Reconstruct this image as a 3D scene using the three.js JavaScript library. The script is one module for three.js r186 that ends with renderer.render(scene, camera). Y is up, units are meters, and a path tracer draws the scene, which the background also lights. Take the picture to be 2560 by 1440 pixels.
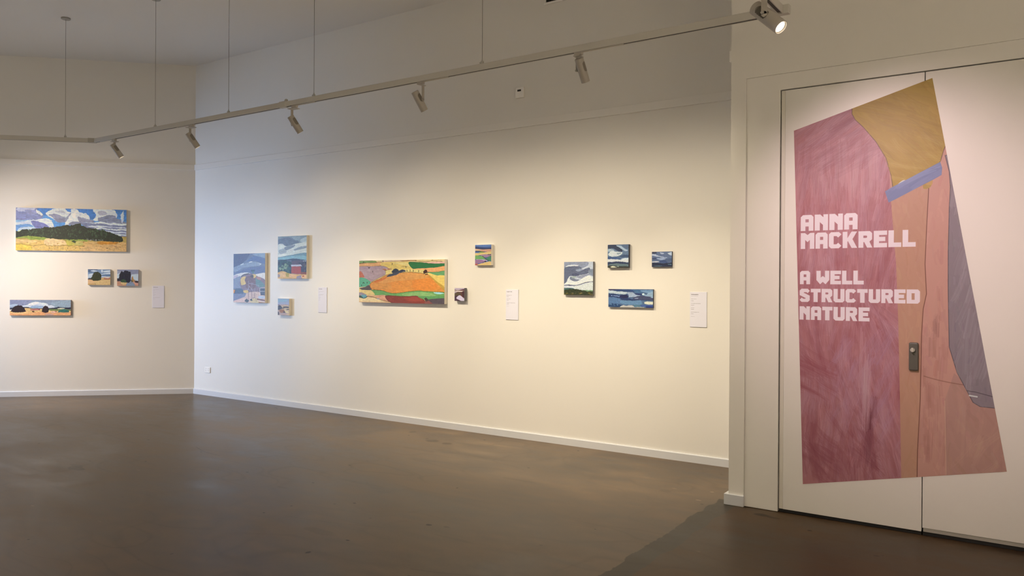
import * as THREE from 'three';
import { RoundedBoxGeometry } from 'three/addons/geometries/RoundedBoxGeometry.js';
import { mergeGeometries } from 'three/addons/utils/BufferGeometryUtils.js';
import { RectAreaLightUniformsLib } from 'three/addons/lights/RectAreaLightUniformsLib.js';
RectAreaLightUniformsLib.init();

// ---------------------------------------------------------------- camera, sky, exposure, daylight
// The long gallery wall lies in z = 0 (x to the right, z into the room); the left wall leaves the corner at the origin at 135 degrees.
const scene = new THREE.Scene();
const FOCAL = 1961.96;                                       // pixels, for a picture 2560 x 1440
const camera = new THREE.PerspectiveCamera(2 * Math.atan(720 / FOCAL) * 180 / Math.PI, 16 / 9, 0.05, 60);
camera.rotation.order = 'YXZ';
camera.position.set(9.684, 1.5, 6.431);
camera.rotation.set(-0.0023, 0.6003, 0.0063);
const renderer = new THREE.WebGLRenderer({ antialias: true });
renderer.toneMapping = THREE.LinearToneMapping;
renderer.toneMappingExposure = 1.0;
renderer.shadowMap.enabled = true;
const SKY = new THREE.Color().setRGB(0.62, 0.8, 1.22);       // an overcast sky beyond the glazed end of the passage
scene.background = SKY;
const WARM = new THREE.Color().setRGB(1, 0.835, 0.6);
const ROSE = new THREE.Color().setRGB(1, 0.72, 0.73);
const BLUSH = new THREE.Color().setRGB(1, 0.8, 0.62);
const SPOT = 17.6, DAY = 82;
const windowLight = new THREE.RectAreaLight(new THREE.Color().setRGB(0.46, 0.74, 1.2), DAY, 0.62, 1.2);

// ---------------------------------------------------------------- helpers
const taken = new Map();
function numbered(name) { const n = taken.get(name) ?? 0; taken.set(name, n + 1); return n ? `${name}_${String(n).padStart(3, '0')}` : name; }
const lit = (o) => { o.castShadow = true; o.receiveShadow = true; return o; };
function mesh(name, geometry, material, parent = scene) {
  const m = lit(new THREE.Mesh(geometry, material)); m.name = parent === scene ? numbered(name) : name; parent.add(m); return m;
}
function struct(name, geometry, material, parent = scene) { const m = mesh(name, geometry, material, parent); if (parent === scene) m.userData.kind = 'structure'; return m; }
function thing(name, label, category, position = [0, 0, 0], group) {
  const g = new THREE.Group(); g.name = numbered(name); g.position.set(...position); scene.add(g);
  g.userData = { label, category }; if (group) g.userData.group = group; return g;
}
const box = (x0, x1, y0, y1, z0, z1) => new THREE.BoxGeometry(x1 - x0, y1 - y0, z1 - z0).translate((x0 + x1) / 2, (y0 + y1) / 2, (z0 + z1) / 2);
const rbox = (x0, x1, y0, y1, z0, z1, r) => new RoundedBoxGeometry(x1 - x0, y1 - y0, z1 - z0, 3, r).translate((x0 + x1) / 2, (y0 + y1) / 2, (z0 + z1) / 2);
const LEFT = Math.PI / 4;                                    // the left wall's own axes: x runs along it towards the corner (0 there), z out into the room
const onLeft = (g) => g.rotateY(LEFT);
function rng(seed) { let a = seed >>> 0; return () => { a = (a + 0x6d2b79f5) | 0; let t = Math.imul(a ^ (a >>> 15), 1 | a); t = (t + Math.imul(t ^ (t >>> 7), 61 | t)) ^ t; return ((t ^ (t >>> 14)) >>> 0) / 4294967296; }; }
function noise2(seed) {
  const h = (x, y) => { let n = Math.imul(x | 0, 374761393) + Math.imul(y | 0, 668265263) + Math.imul(seed, 974711); n = Math.imul(n ^ (n >>> 13), 1274126177); return ((n ^ (n >>> 16)) >>> 0) / 4294967296; };
  return (x, y) => {
    const i = Math.floor(x), j = Math.floor(y), f = x - i, g = y - j, u = f * f * (3 - 2 * f), v = g * g * (3 - 2 * g);
    const a = h(i, j), b = h(i + 1, j), c = h(i, j + 1), d = h(i + 1, j + 1);
    return a + (b - a) * u + (c - a) * v + (a - b - c + d) * u * v;
  };
}
const lin = (c) => (c <= 0.04045 ? c / 12.92 : Math.pow((c + 0.055) / 1.055, 2.4)), srgb = (c) => (c <= 0.0031308 ? c * 12.92 : 1.055 * Math.pow(c, 1 / 2.4) - 0.055);
function rgbOf(hex) { const n = parseInt(hex.slice(1), 16); return [n >> 16, (n >> 8) & 255, n & 255]; }

// ---------------------------------------------------------------- materials
const rgb = (r, g, b) => new THREE.Color().setRGB(r, g, b);
const std = (color, roughness, more = {}) => new THREE.MeshStandardMaterial({ color, roughness, ...more });
const fineBump = (() => {                                    // roller stipple of wall paint
  const N = 256, n = noise2(5), n2 = noise2(9), d = new Uint8Array(N * N * 4);
  for (let y = 0; y < N; y++) for (let x = 0; x < N; x++) {
    const v = 128 + 90 * (n(x / 3, y / 3) - 0.5) + 60 * (n2(x / 11, y / 11) - 0.5), i = (y * N + x) * 4;
    d[i] = d[i + 1] = d[i + 2] = v; d[i + 3] = 255;
  }
  const t = new THREE.DataTexture(d, N, N); t.wrapS = t.wrapT = THREE.RepeatWrapping; t.magFilter = THREE.LinearFilter; t.repeat.set(2, 2); t.needsUpdate = true; return t;
})();
const wallPaint = std(rgb(0.8, 0.79, 0.765), 0.48);
const ceilingPaint = std(rgb(0.87, 0.86, 0.84), 0.9);
const trimPaint = std(rgb(0.82, 0.81, 0.79), 0.36);
const skirtPaint = std(rgb(0.65, 0.675, 0.73), 0.36);
const doorPaint = std(rgb(0.81, 0.8, 0.78), 0.34);
const jambPaint = std(rgb(0.74, 0.72, 0.67), 0.4);
const whiteMetal = std(rgb(0.7, 0.69, 0.66), 0.42), trackMetal = std(rgb(0.56, 0.55, 0.52), 0.5), lampMetal = std(rgb(0.43, 0.405, 0.365), 0.45);
const greyMetal = std(rgb(0.42, 0.41, 0.38), 0.45);
const darkSlot = std(rgb(0.025, 0.022, 0.018), 0.6);
const black = std(rgb(0.012, 0.012, 0.014), 0.7);
const ventGrey = std(rgb(0.22, 0.2, 0.17), 0.7);
const steelWire = std(rgb(0.3, 0.29, 0.27), 0.4, { metalness: 0.6 });
const lampGlow = std(rgb(0.9, 0.9, 0.9), 0.3, { emissive: rgb(1, 0.86, 0.66), emissiveIntensity: 9 });
const plastic = std(rgb(0.9, 0.89, 0.87), 0.35);
const card = rgb(0.74, 0.76, 0.86);

// ---------------------------------------------------------------- the floor: one slab of worn, sealed concrete
function floorMaps() {
  const N = 2048, X0 = -1.8, Z0 = -0.3, SX = 11.6, SZ = 8.4, px = SX / N, pz = SZ / N;
  const a = noise2(11), b = noise2(12), c = noise2(13), d = noise2(14), e = noise2(15), f = noise2(16);
  const col = new Float32Array(N * N * 4), rough = new Uint8Array(N * N * 4), R = rng(77);
  const spots = [];                                          // x, z, radius x, radius z, strength: stains and chips
  for (const s of [[3.17, 3.17, 0.12, 0.05, 0.3], [3.08, 3.12, 0.1, 0.03, 0.2], [6.48, 2.66, 0.022, 0.016, 0.85], [6.6, 2.63, 0.025, 0.012, 0.3], [4.31, 0.37, 0.05, 0.05, 0.25], [4.77, 0.6, 0.075, 0.06, 0.28], [4.97, 0.62, 0.06, 0.05, 0.28],
    [4.66, 0.55, 0.02, 0.02, 0.4], [6.14, 0.17, 0.012, 0.012, 0.7], [8.13, 1.22, 0.06, 0.035, 0.5], [8.2, 1.24, 0.05, 0.02, 0.35], [8.89, 1.64, 0.02, 0.015, 0.4], [6.26, 3.44, 0.014, 0.02, 0.6], [1.91, 0.16, 0.03, 0.015, 0.55]]) spots.push(s);
  for (let i = 0; i < 190; i++) spots.push([X0 + R() * SX, Z0 + R() * SZ, 0.004 + R() * 0.012, 0.004 + R() * 0.008, 0.25 + R() * 0.5]);
  for (let i = 0; i < 50; i++) spots.push([X0 + R() * SX, Z0 + R() * SZ, 0.006 + R() * 0.02, 0.004 + R() * 0.006, -(0.15 + R() * 0.3)]);
  for (let i = 0; i < 40; i++) spots.push([X0 + R() * SX, Z0 + R() * SZ, 0.05 + R() * 0.22, 0.012 + R() * 0.035, 0.05 + R() * 0.08]);
  spots.push([7.65, 0.85, 0.02, 0.008, -0.9], [7.65, 1.12, 0.025, 0.008, -0.9]);
  for (let j = 0; j < N; j++) for (let i = 0; i < N; i++) {
    const x = X0 + i * px, z = Z0 + j * pz;
    const trowel = a(x * 1.1 + 3, z * 2.2) * 0.42 + b(x * 2.6, z * 5.5) * 0.3 + c(x * 7 + 0.5 * z, z * 15) * 0.28;
    const fine = d(x * 45, z * 45) * 0.5 + e(x * 110, z * 110) * 0.5;
    let k = 1 + (trowel - 0.5) * 1.45 + (fine - 0.5) * 0.2;
    const vein = Math.max(0, 1 - Math.abs(a(x * 2.3 + c(x * 4, z * 4) * 0.5, z * 4.6) - 0.5) * 16) + Math.max(0, 1 - Math.abs(b(x * 1.7 + 5, z * 6 + d(x * 3, z * 3) * 0.8) - 0.52) * 20); k *= 1 - 0.16 * vein * e(x * 1.3, z * 1.3);   // faint trowel edges
    let r = 0.121, g = 0.091, u = 0.065;
    const warm = f(x * 0.7, z * 0.9) - 0.5; r *= 1 + warm * 0.1; u *= 1 - warm * 0.16;
    const wob = (a(x * 9, z * 9) - 0.5) * 0.05 + (c(x * 30, z * 30) - 0.5) * 0.02;
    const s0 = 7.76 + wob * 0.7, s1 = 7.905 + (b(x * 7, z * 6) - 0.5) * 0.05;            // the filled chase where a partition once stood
    if (x > s0 && x < s1 && z > 1.0) { r *= 0.4; g *= 0.45; u *= 0.46; } else if (x >= s1 && z > 0.9) { r *= 0.53; g *= 0.44; u *= 0.33; }  // beyond the chase: browner concrete, with lamp shade by the door put into the colour
    const edge = Math.max(0, 1 - Math.abs(z - 0.45) / 0.6); if (x > 3 && x < 7.7) k *= 1 + 0.14 * edge * a(x * 3, z * 5);   // mostly lamp light along the skirting put into the colour, some dust
    const o = (j * N + i) * 4;
    col[o] = r * k; col[o + 1] = g * k; col[o + 2] = u * k;
    const q = Math.max(0.3, 0.39 + (trowel - 0.5) * 0.28 + (fine - 0.5) * 0.05);
    rough[o] = rough[o + 1] = rough[o + 2] = Math.max(0, Math.min(255, q * 255)); rough[o + 3] = 255;
  }
  const out = new Uint8Array(N * N * 4), work = new Float32Array(N * N);
  for (let i = 0; i < N * N; i++) work[i] = 1;
  for (const [sx, sz, rx, rz, s] of spots) {
    const i0 = Math.floor((sx - rx * 1.6 - X0) / px), i1 = Math.ceil((sx + rx * 1.6 - X0) / px), j0 = Math.floor((sz - rz * 1.6 - Z0) / pz), j1 = Math.ceil((sz + rz * 1.6 - Z0) / pz);
    for (let j = Math.max(0, j0); j <= Math.min(N - 1, j1); j++) for (let i = Math.max(0, i0); i <= Math.min(N - 1, i1); i++) {
      const dx = (X0 + i * px - sx) / rx, dz = (Z0 + j * pz - sz) / rz, q = dx * dx + dz * dz + (d(i * 0.12, j * 0.12) - 0.5) * 0.5;
      if (q < 1) work[j * N + i] *= Math.max(0.03, 1 - s * 1.35 * Math.min(1, (1 - q) * 2.2));
    }
  }
  const lines = [[5.6, 3.05, 6.3, 2.85, 0.12], [6.9, 3.3, 7.35, 3.1, 0.12], [6.95, 3.38, 7.2, 3.28, 0.1], [3.2, 2.1, 3.7, 2.2, 0.2], [4.1, 1.9, 4.0, 2.1, 0.2], [8.6, 2.4, 9.3, 2.1, -0.12]];     // scuffs
  for (const [x0, z0, x1, z1, s] of lines) for (let t = 0; t <= 1; t += 0.002) {
    const i = Math.round((x0 + (x1 - x0) * t - X0) / px), j = Math.round((z0 + (z1 - z0) * t + 0.03 * Math.sin(t * 3) - Z0) / pz);
    if (i > 0 && j > 0 && i < N && j < N && R() < 0.8) work[j * N + i] *= 1 - s;
  }
  for (let i = 0; i < N * N; i++) for (let ch = 0; ch < 3; ch++) {
    let v = col[i * 4 + ch] * work[i]; v = Math.min(1, Math.max(0, v)); out[i * 4 + ch] = Math.round(srgb(v) * 255); out[i * 4 + 3] = 255;
  }
  const tex = (data, s) => { const t = new THREE.DataTexture(data, N, N); t.magFilter = THREE.LinearFilter; t.wrapS = t.wrapT = THREE.MirroredRepeatWrapping; if (s) t.colorSpace = THREE.SRGBColorSpace; t.needsUpdate = true; return t; };
  return { map: tex(out, true), roughnessMap: tex(rough, false), X0, Z0, SX, SZ };
}
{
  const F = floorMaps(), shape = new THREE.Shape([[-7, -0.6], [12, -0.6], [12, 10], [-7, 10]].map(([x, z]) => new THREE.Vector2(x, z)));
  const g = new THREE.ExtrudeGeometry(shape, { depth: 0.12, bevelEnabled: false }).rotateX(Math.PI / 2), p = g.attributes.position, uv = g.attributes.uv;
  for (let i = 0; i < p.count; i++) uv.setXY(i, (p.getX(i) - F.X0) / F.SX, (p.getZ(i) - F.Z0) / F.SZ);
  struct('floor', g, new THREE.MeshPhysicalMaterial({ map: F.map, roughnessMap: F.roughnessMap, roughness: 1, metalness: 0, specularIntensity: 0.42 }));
}

// ---------------------------------------------------------------- the room
const TOP = 4.494, ZP = 1.097, ZC = 1.091, ZD = 1.085, XP = 7.86, CAS0 = 7.966, DOOR0 = 8.192, SEAM = 9.054, DOOR1 = 9.916, CAS1 = 10.142, DOORTOP = 2.8165, HEAD = 2.93;
struct('ceiling', box(-7, 12, TOP, TOP + 0.15, -0.6, 10), ceilingPaint);
struct('wall_back', box(-0.35, XP + 0.25, 0, TOP, -0.25, 0), wallPaint);
struct('wall_left', onLeft(box(-6.6, 0.12, 0, TOP, -0.25, 0)), wallPaint);
struct('wall_return', box(XP, XP + 0.1, 0, TOP, 0, ZP - 0.22), wallPaint);
{ // the wall of the double door, with the doorway cut out
  const s = new THREE.Shape([[XP, 0], [CAS0, 0], [CAS0, HEAD], [CAS1, HEAD], [CAS1, 0], [11.6, 0], [11.6, TOP], [XP, TOP]].map(([x, y]) => new THREE.Vector2(x, y)));
  struct('wall_right', new THREE.ExtrudeGeometry(s, { depth: 0.22, bevelEnabled: false }).translate(0, 0, ZP - 0.22), wallPaint);
}
struct('wall_behind_door', box(CAS0 - 0.05, CAS1 + 0.05, 0, HEAD + 0.05, 0.85, 0.875), black);  // black sheet standing in for the dark room behind the door gaps
struct('wall_side', box(11.5, 11.7, 0, TOP, 0.9, 9.8), wallPaint);
struct('wall_rear', box(4.6, 11.7, 0, TOP, 9.5, 9.7), wallPaint);
// a partition closes the room on the left at 4 m from the corner; between it and the left wall a passage leads to a glazed end; unseen, partition and lintel shaped to cut the daylight
struct('wall_entry', onLeft(mergeGeometries([box(-4.2, -4, 0, TOP, 0.9, 11), box(-4.2, -4, 2.25, TOP, -0.05, 0.9)])), wallPaint);
struct('wall_passage', onLeft(box(-6.4, -4.2, 0, TOP, 0.9, 1.1)), wallPaint);
{
  const s = new THREE.Shape([[-0.1, 0], [1.1, 0], [1.1, TOP], [-0.1, TOP]].map(([x, y]) => new THREE.Vector2(x, y)));
  s.holes.push(new THREE.Path([[0.12, 0.94], [0.8, 0.94], [0.8, 2.2], [0.12, 2.2]].map(([x, y]) => new THREE.Vector2(x, y))));
  struct('wall_glazed', onLeft(new THREE.ExtrudeGeometry(s, { depth: 0.2, bevelEnabled: false }).rotateY(-Math.PI / 2).translate(-6.2, 0, 0)), wallPaint);
  const w = new THREE.Group(); w.name = 'window_1'; w.userData.kind = 'structure'; w.rotation.y = LEFT; scene.add(w);
  mesh('frame', mergeGeometries([box(-6.34, -6.28, 0.94, 2.2, 0.12, 0.16), box(-6.34, -6.28, 0.94, 2.2, 0.76, 0.8), box(-6.34, -6.28, 0.94, 0.98, 0.16, 0.76), box(-6.34, -6.28, 2.16, 2.2, 0.16, 0.76)]), whiteMetal, w);
  mesh('pane', box(-6.314, -6.306, 0.98, 2.16, 0.16, 0.76), new THREE.MeshPhysicalMaterial({ transmission: 1, thickness: 0, roughness: 0.02, color: 0xffffff }), w);
  windowLight.position.set(-6.26, 1.57, 0.46); w.add(windowLight); windowLight.rotation.set(0, -Math.PI / 2, 0);
}
// skirtings, picture rails, architrave
const skirt = (len, h, t) => { const s = new THREE.Shape(); s.moveTo(0, 0); s.lineTo(t, 0); s.lineTo(t, h - 0.006); s.lineTo(t - 0.006, h); s.lineTo(0, h); s.closePath(); return new THREE.ExtrudeGeometry(s, { depth: len, bevelEnabled: false }); };
// skirt() runs along +z with its face towards +x; turned so that it runs along +x with its face towards +z
const alongX = (g) => g.rotateY(-Math.PI / 2).scale(-1, 1, 1);
function flip(g) { const i = g.index; if (i) { for (let k = 0; k < i.count; k += 3) { const a = i.getX(k); i.setX(k, i.getX(k + 2)); i.setX(k + 2, a); } } else { for (const n of Object.keys(g.attributes)) { const t = g.attributes[n], s = t.itemSize, A = t.array; for (let k = 0; k < t.count; k += 3) for (let c = 0; c < s; c++) { const q = A[k * s + c]; A[k * s + c] = A[(k + 2) * s + c]; A[(k + 2) * s + c] = q; } } } return g; }
const runX = (x0, x1, h, t) => flip(alongX(skirt(x1 - x0, h, t))).translate(x0, 0, 0);
struct('baseboard_back', runX(0, XP, 0.07, 0.018), skirtPaint);
struct('baseboard_left', onLeft(runX(-4.6, 0, 0.07, 0.018)), skirtPaint);
struct('baseboard_return', mergeGeometries([rbox(XP - 0.026, CAS0 + 0.004, 0.001, 0.075, ZP - 0.004, ZP + 0.02, 0.002), rbox(XP - 0.026, XP + 0.004, 0.001, 0.0745, 0.018, ZP - 0.0042, 0.001)]), skirtPaint);
struct('baseboard_right', runX(CAS1, 11.5, 0.075, 0.02).translate(0, 0, ZP), skirtPaint);
struct('trim_1', rbox(0, XP, 3.064, 3.137, -0.004, 0.016, 0.003), trimPaint);
struct('trim_2', onLeft(rbox(-4.1, 0.004, 3.064, 3.137, -0.004, 0.016, 0.003)), trimPaint);
struct('trim_3', rbox(XP - 0.017, XP + 0.004, 3.064, 3.137, 0.016, ZP - 0.001, 0.003), trimPaint);
{
  const s = new THREE.Shape([[CAS0, 0.003], [DOOR0, 0.003], [DOOR0, DOORTOP + 0.006], [DOOR1, DOORTOP + 0.006], [DOOR1, 0.003], [CAS1, 0.003], [CAS1, HEAD], [CAS0, HEAD]].map(([x, y]) => new THREE.Vector2(x, y)));
  struct('trim_4', new THREE.ExtrudeGeometry(s, { depth: 0.12, bevelEnabled: true, bevelSize: 0.002, bevelThickness: 0.002, bevelSegments: 2, bevelOffset: -0.002 }).translate(0, 0, ZC - 0.122), trimPaint);
}
// the double door: flush leaves, each with its edge strip and seal
function leaf(name, x0, x1, stripX, railed) {
  const g = new THREE.Group(); g.name = name; g.userData.kind = 'structure'; g.position.set(x0, 0, ZD); scene.add(g);
  const w = x1 - x0, y0 = railed ? 0.048 : 0.024, a = stripX < 0 ? 0.026 : 0, b = stripX > 0 ? 0.026 : 0;
  mesh('panel', rbox(a, w - b, y0, DOORTOP, -0.042, 0, 0.0018), doorPaint, g);
  if (a) mesh('edge_strip', rbox(0, a - 0.001, y0, DOORTOP, -0.042, -0.0025, 0.0015), jambPaint, g);
  if (b) mesh('edge_strip', rbox(w - b + 0.001, w, y0, DOORTOP, -0.042, -0.0025, 0.0015), jambPaint, g);
  if (railed) mesh('bottom_rail', rbox(0.004, w - 0.004, 0.024, 0.0475, -0.042, -0.004, 0.002), greyMetal, g).userData.label = 'worn grey metal rail';
  mesh('door_seal', box(0.002, w - 0.002, 0.0015, 0.0255, -0.036, -0.01), black, g);
  return g;
}
const door1 = leaf('door_1', DOOR0 + 0.007, SEAM - 0.0025, -1, false);
leaf('door_2', SEAM + 0.0025, DOOR1 - 0.007, 1, true);
{ // flush lock near the meeting edge
  const g = rbox(-0.026, 0.026, -0.086, 0.086, 0, 0.02, 0.009).translate(9.004 - DOOR0 - 0.007, 1.086, 0.0005);
  const lock = mesh('lock_plate', g, std(rgb(0.1, 0.098, 0.085), 0.4), door1); lock.userData.label = 'dark grey lock case';
  const turn = new THREE.CylinderGeometry(0.0125, 0.0135, 0.014, 24).rotateX(Math.PI / 2); const k = rbox(-0.006, 0.006, -0.014, 0.014, 0, 0.012, 0.004).translate(0, 0, 0.006);
  mesh('thumb_turn', mergeGeometries([turn.toNonIndexed(), k.index ? k.toNonIndexed() : k].map((q) => { const r = q.clone(); for (const n of Object.keys(r.attributes)) if (!['position', 'normal', 'uv'].includes(n)) r.deleteAttribute(n); return r; })).translate(9.0 - DOOR0 - 0.007, 1.127, 0.027), std(rgb(0.62, 0.6, 0.58), 0.3, { metalness: 0.7 }), lock).userData.label = 'silver thumb turn';
}

// ---------------------------------------------------------------- track lighting
const TRACK_Y0 = 3.1, TRACK_Y1 = 3.147, TZ = 1.752, T2X = 8.378;
function trackProfile() {                                    // a channel, open below
  const h = TRACK_Y1 - TRACK_Y0, w = 0.018, s = new THREE.Shape();
  s.moveTo(-w, 0.002); s.lineTo(-w + 0.002, 0); s.lineTo(-0.0105, 0); s.lineTo(-0.0105, 0.016); s.lineTo(0.0105, 0.016); s.lineTo(0.0105, 0); s.lineTo(w - 0.002, 0); s.lineTo(w, 0.002); s.lineTo(w, h - 0.003); s.lineTo(w - 0.003, h); s.lineTo(-w + 0.003, h); s.lineTo(-w, h - 0.003); s.closePath();
  return s;
}
// a run of track from a to b (world x, z), as a thing whose own x axis runs along it
function track(a, b, label) {
  const len = Math.hypot(b[0] - a[0], b[1] - a[1]), t = thing('lighting_track', label, 'lighting track', [a[0], TRACK_Y0, a[1]], 'lighting tracks hung below the ceiling');
  t.rotation.y = Math.atan2(-(b[1] - a[1]), b[0] - a[0]);
  mesh('rail', new THREE.ExtrudeGeometry(trackProfile(), { depth: len, bevelEnabled: false }).rotateY(Math.PI / 2), trackMetal, t);
  mesh('slot', box(0.02, len - 0.02, 0.0022, 0.0155, -0.0103, 0.0103), darkSlot, t).userData.label = 'dark slot along the underside';
  t.userData.len = len; return t;
}
const J = [0.725, TZ], dirL = [-Math.SQRT1_2, Math.SQRT1_2];
const trackMain = track([J[0] + 0.012, TZ], [T2X + 0.018, TZ], 'long white lighting track hung parallel to the long gallery wall');
const trackLeft = track([J[0] + dirL[0] * 3.1, J[1] + dirL[1] * 3.1], J, 'white lighting track leaving the bend to run along the left wall');
const trackDoor = track([T2X, TZ + 0.02], [T2X, 6.6], 'white lighting track running out from the double door into the room');
mesh('bend_joint', rbox(3.03, 3.115, -0.002, 0.05, -0.0195, 0.0195, 0.002), greyMetal, trackLeft);
mesh('coupler', rbox(3.19, 3.275, -0.003, 0.052, -0.0205, 0.0205, 0.003), trackMetal, trackMain);
mesh('coupler_knob', new THREE.SphereGeometry(0.016, 16, 12).translate(3.268, 0.058, 0), greyMetal, trackMain);
mesh('end_joint', rbox(7.6, 7.69, -0.003, 0.05, -0.0205, 0.0205, 0.003), trackMetal, trackMain);
function cable(x, z, label) {
  const c = thing('suspension_cable', label, 'cable', [x, TRACK_Y1, z], 'thin steel cables carrying the lighting tracks');
  mesh('wire', new THREE.CylinderGeometry(0.0022, 0.0022, TOP - TRACK_Y1 - 0.015, 8).translate(0, (TOP - TRACK_Y1) / 2, 0), steelWire, c);
  mesh('clamp', mergeGeometries([new THREE.CylinderGeometry(0.011, 0.013, 0.02, 16).translate(0, 0.01, 0), new THREE.CylinderGeometry(0.004, 0.006, 0.014, 12).translate(0, 0.027, 0), new THREE.CylinderGeometry(0.005, 0.005, 0.016, 10).rotateZ(Math.PI / 2).translate(-0.014, 0.012, 0)]), greyMetal, c);
  mesh('ceiling_rose', new THREE.LatheGeometry([[0.0001, 0], [0.044, 0], [0.048, 0.003], [0.048, 0.016], [0.0001, 0.016]].map(([r, y]) => new THREE.Vector2(r, y)), 28).translate(0, TOP - TRACK_Y1 - 0.0162, 0), greyMetal, c);
}
cable(J[0] + dirL[0] * 0.31, J[1] + dirL[1] * 0.31, 'steel cable holding the left wall track just beyond the bend');
cable(1.93, TZ, 'steel cable on the long track between the two spotlights nearest the bend');
cable(3.17, TZ, 'steel cable on the long track just left of its coupler');
cable(4.37, TZ, 'steel cable on the long track just right of its coupler');
cable(6.2, TZ, 'steel cable on the long track above the small landscape of coloured fields');

// a cylindrical spotlight: rear end at from, shining along aim; arm on the side given; adapter strip from a0 to a1 along its track
function spotlight(label, from, aim, side, strip, size = 1, power = 1, angle = 0.64, alongZ = false, color = WARM, spill = 0, mountX = null) {
  const T = new THREE.Vector3(...from), d = new THREE.Vector3(...aim).sub(T).normalize(), L = 0.166 * size, R = 0.0305 * size;
  const V = T.clone().addScaledVector(d, 0.075 * size), a = new THREE.Vector3(...side), arm = V.clone().addScaledVector(a, R + 0.009);
  const mount = alongZ ? new THREE.Vector3(T2X, TRACK_Y0, arm.z) : new THREE.Vector3(mountX ?? arm.x, TRACK_Y0, TZ);
  const t = thing('track_spotlight', label, 'spotlight', mount.toArray(), 'white cylindrical track spotlights');
  const rel = (v) => v.clone().sub(mount), A = rel(arm);
  const [s0, s1] = strip;
  mesh('adapter', mergeGeometries([alongZ ? rbox(-0.0105, 0.0105, -0.004, 0.002, s0, s1, 0.002) : rbox(s0, s1, -0.004, 0.002, -0.0105, 0.0105, 0.002), alongZ ? rbox(-0.014, 0.014, -0.02, -0.001, -0.03, 0.03, 0.003) : rbox(-0.03, 0.03, -0.02, -0.001, -0.014, 0.014, 0.003)]), lampMetal, t);
  const along = Math.abs(a.x) > Math.abs(a.z), th = 0.0035, wd = 0.012 * size;
  const x0 = A.x - (along ? th : wd), x1 = A.x + (along ? th : wd), z0 = A.z - (along ? wd : th), z1 = A.z + (along ? wd : th);
  const foot = new THREE.CylinderGeometry(wd, wd, 2 * th, 24); along ? foot.rotateZ(Math.PI / 2) : foot.rotateX(Math.PI / 2);
  const link = box(Math.min(-0.012, x0), Math.max(0.012, x1), -0.024, -0.019, Math.min(-0.012, z0), Math.max(0.012, z1));
  mesh('arm', mergeGeometries([box(x0, x1, A.y, -0.02, z0, z1), foot.translate(A.x, A.y, A.z), link]), lampMetal, t);
  const profile = [[0.0001, 0.004], [R * 0.62, 0.004], [R * 0.66, 0.0005], [R * 0.94, 0], [R, 0.003], [R, 0.017 * size], [R * 0.955, 0.0175 * size], [R * 0.955, 0.02 * size], [R, 0.0205 * size], [R, L - 0.002], [R - 0.0015, L], [R - 0.004, L], [R - 0.005, L - 0.012], [0.0001, L - 0.012]].map(([r, y]) => new THREE.Vector2(r, y));
  const body = mesh('lamp_body', new THREE.LatheGeometry(profile, 40), lampMetal, t);
  body.position.copy(rel(T));
  // own y axis along the beam, own x axis towards the arm
  const x = a.clone().addScaledVector(d, -a.dot(d)).normalize(), z = new THREE.Vector3().crossVectors(x, d);
  body.quaternion.setFromRotationMatrix(new THREE.Matrix4().makeBasis(x, d, z));
  // pierced cooling panels on both flanks
  const pts = []; const panel = (phi) => {
    const g = new THREE.CylinderGeometry(R + 0.0006, R + 0.0006, 0.068 * size, 18, 1, true, -0.62, 1.24), p = g.attributes.position;
    for (let i = 0; i < p.count; i++) { const an = Math.atan2(p.getX(i), p.getZ(i)) / 0.62, e = Math.sqrt(Math.max(0, 1 - an * an)); p.setY(i, p.getY(i) * (0.55 + 0.45 * e)); }
    return g.rotateY(phi).translate(0, 0.06 * size, 0);
  };
  for (const phi of [Math.PI / 2, -Math.PI / 2]) mesh('vent_panel', panel(phi), ventGrey, body).userData.label = 'dark pierced vent panel';
  if (size > 1.1) {
    const holes = []; for (let i = 0; i < 6; i++) for (let j = 0; j < 9; j++) { const an = (i - 2.5) * 0.2 + (j % 2) * 0.1; if (Math.abs(an) > 0.56) continue; holes.push(new THREE.CylinderGeometry(0.0026, 0.0026, 0.002, 8).rotateX(Math.PI / 2).translate(0, (0.036 + j * 0.006) * size, R + 0.0008).rotateY(an + Math.PI / 2)); }
    mesh('vent_hole', mergeGeometries(holes), darkSlot, body).userData.kind = 'stuff';
  }
  mesh('pivot_knob', new THREE.CylinderGeometry(0.007 * size, 0.007 * size, 0.012, 16).rotateZ(Math.PI / 2).translate(R + 0.015, 0.075 * size, 0), greyMetal, body);
  const lens = mesh('lamp_lens', new THREE.SphereGeometry(R * 2.2, 28, 6, 0, Math.PI * 2, 0, 0.33).translate(0, -R * 2.2, 0).scale(1, 0.5, 1).translate(0, L - 0.006, 0), lampGlow, body);
  lens.castShadow = false; lens.userData.label = 'glowing warm white lens';
  const s = new THREE.SpotLight(color, SPOT * power, 0, angle, 1); s.castShadow = true; s.shadow.radius = 0.7; s.shadow.mapSize.set(1024, 1024); s.shadow.bias = -0.0004;
  s.position.copy(T).addScaledVector(d, L + 0.003); s.target.position.copy(T).addScaledVector(d, 2); scene.add(s, s.target);
  if (spill) { const w = s.clone(); w.angle = 1.16; w.intensity = s.intensity * spill; s.intensity *= 1 - spill; w.target = s.target; scene.add(w); }   // the wide spill round the lens's core beam
  return t;
}
const SPILL = 0.36;
spotlight('white spotlight on the long track nearest the bend', [1.09, 3.046, TZ], [2.2, 0.1, 0.05], [-1, 0, 0], [-0.28, 0.02], 1, 0.3, 0.64, false, WARM, SPILL, 1.132);
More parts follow.
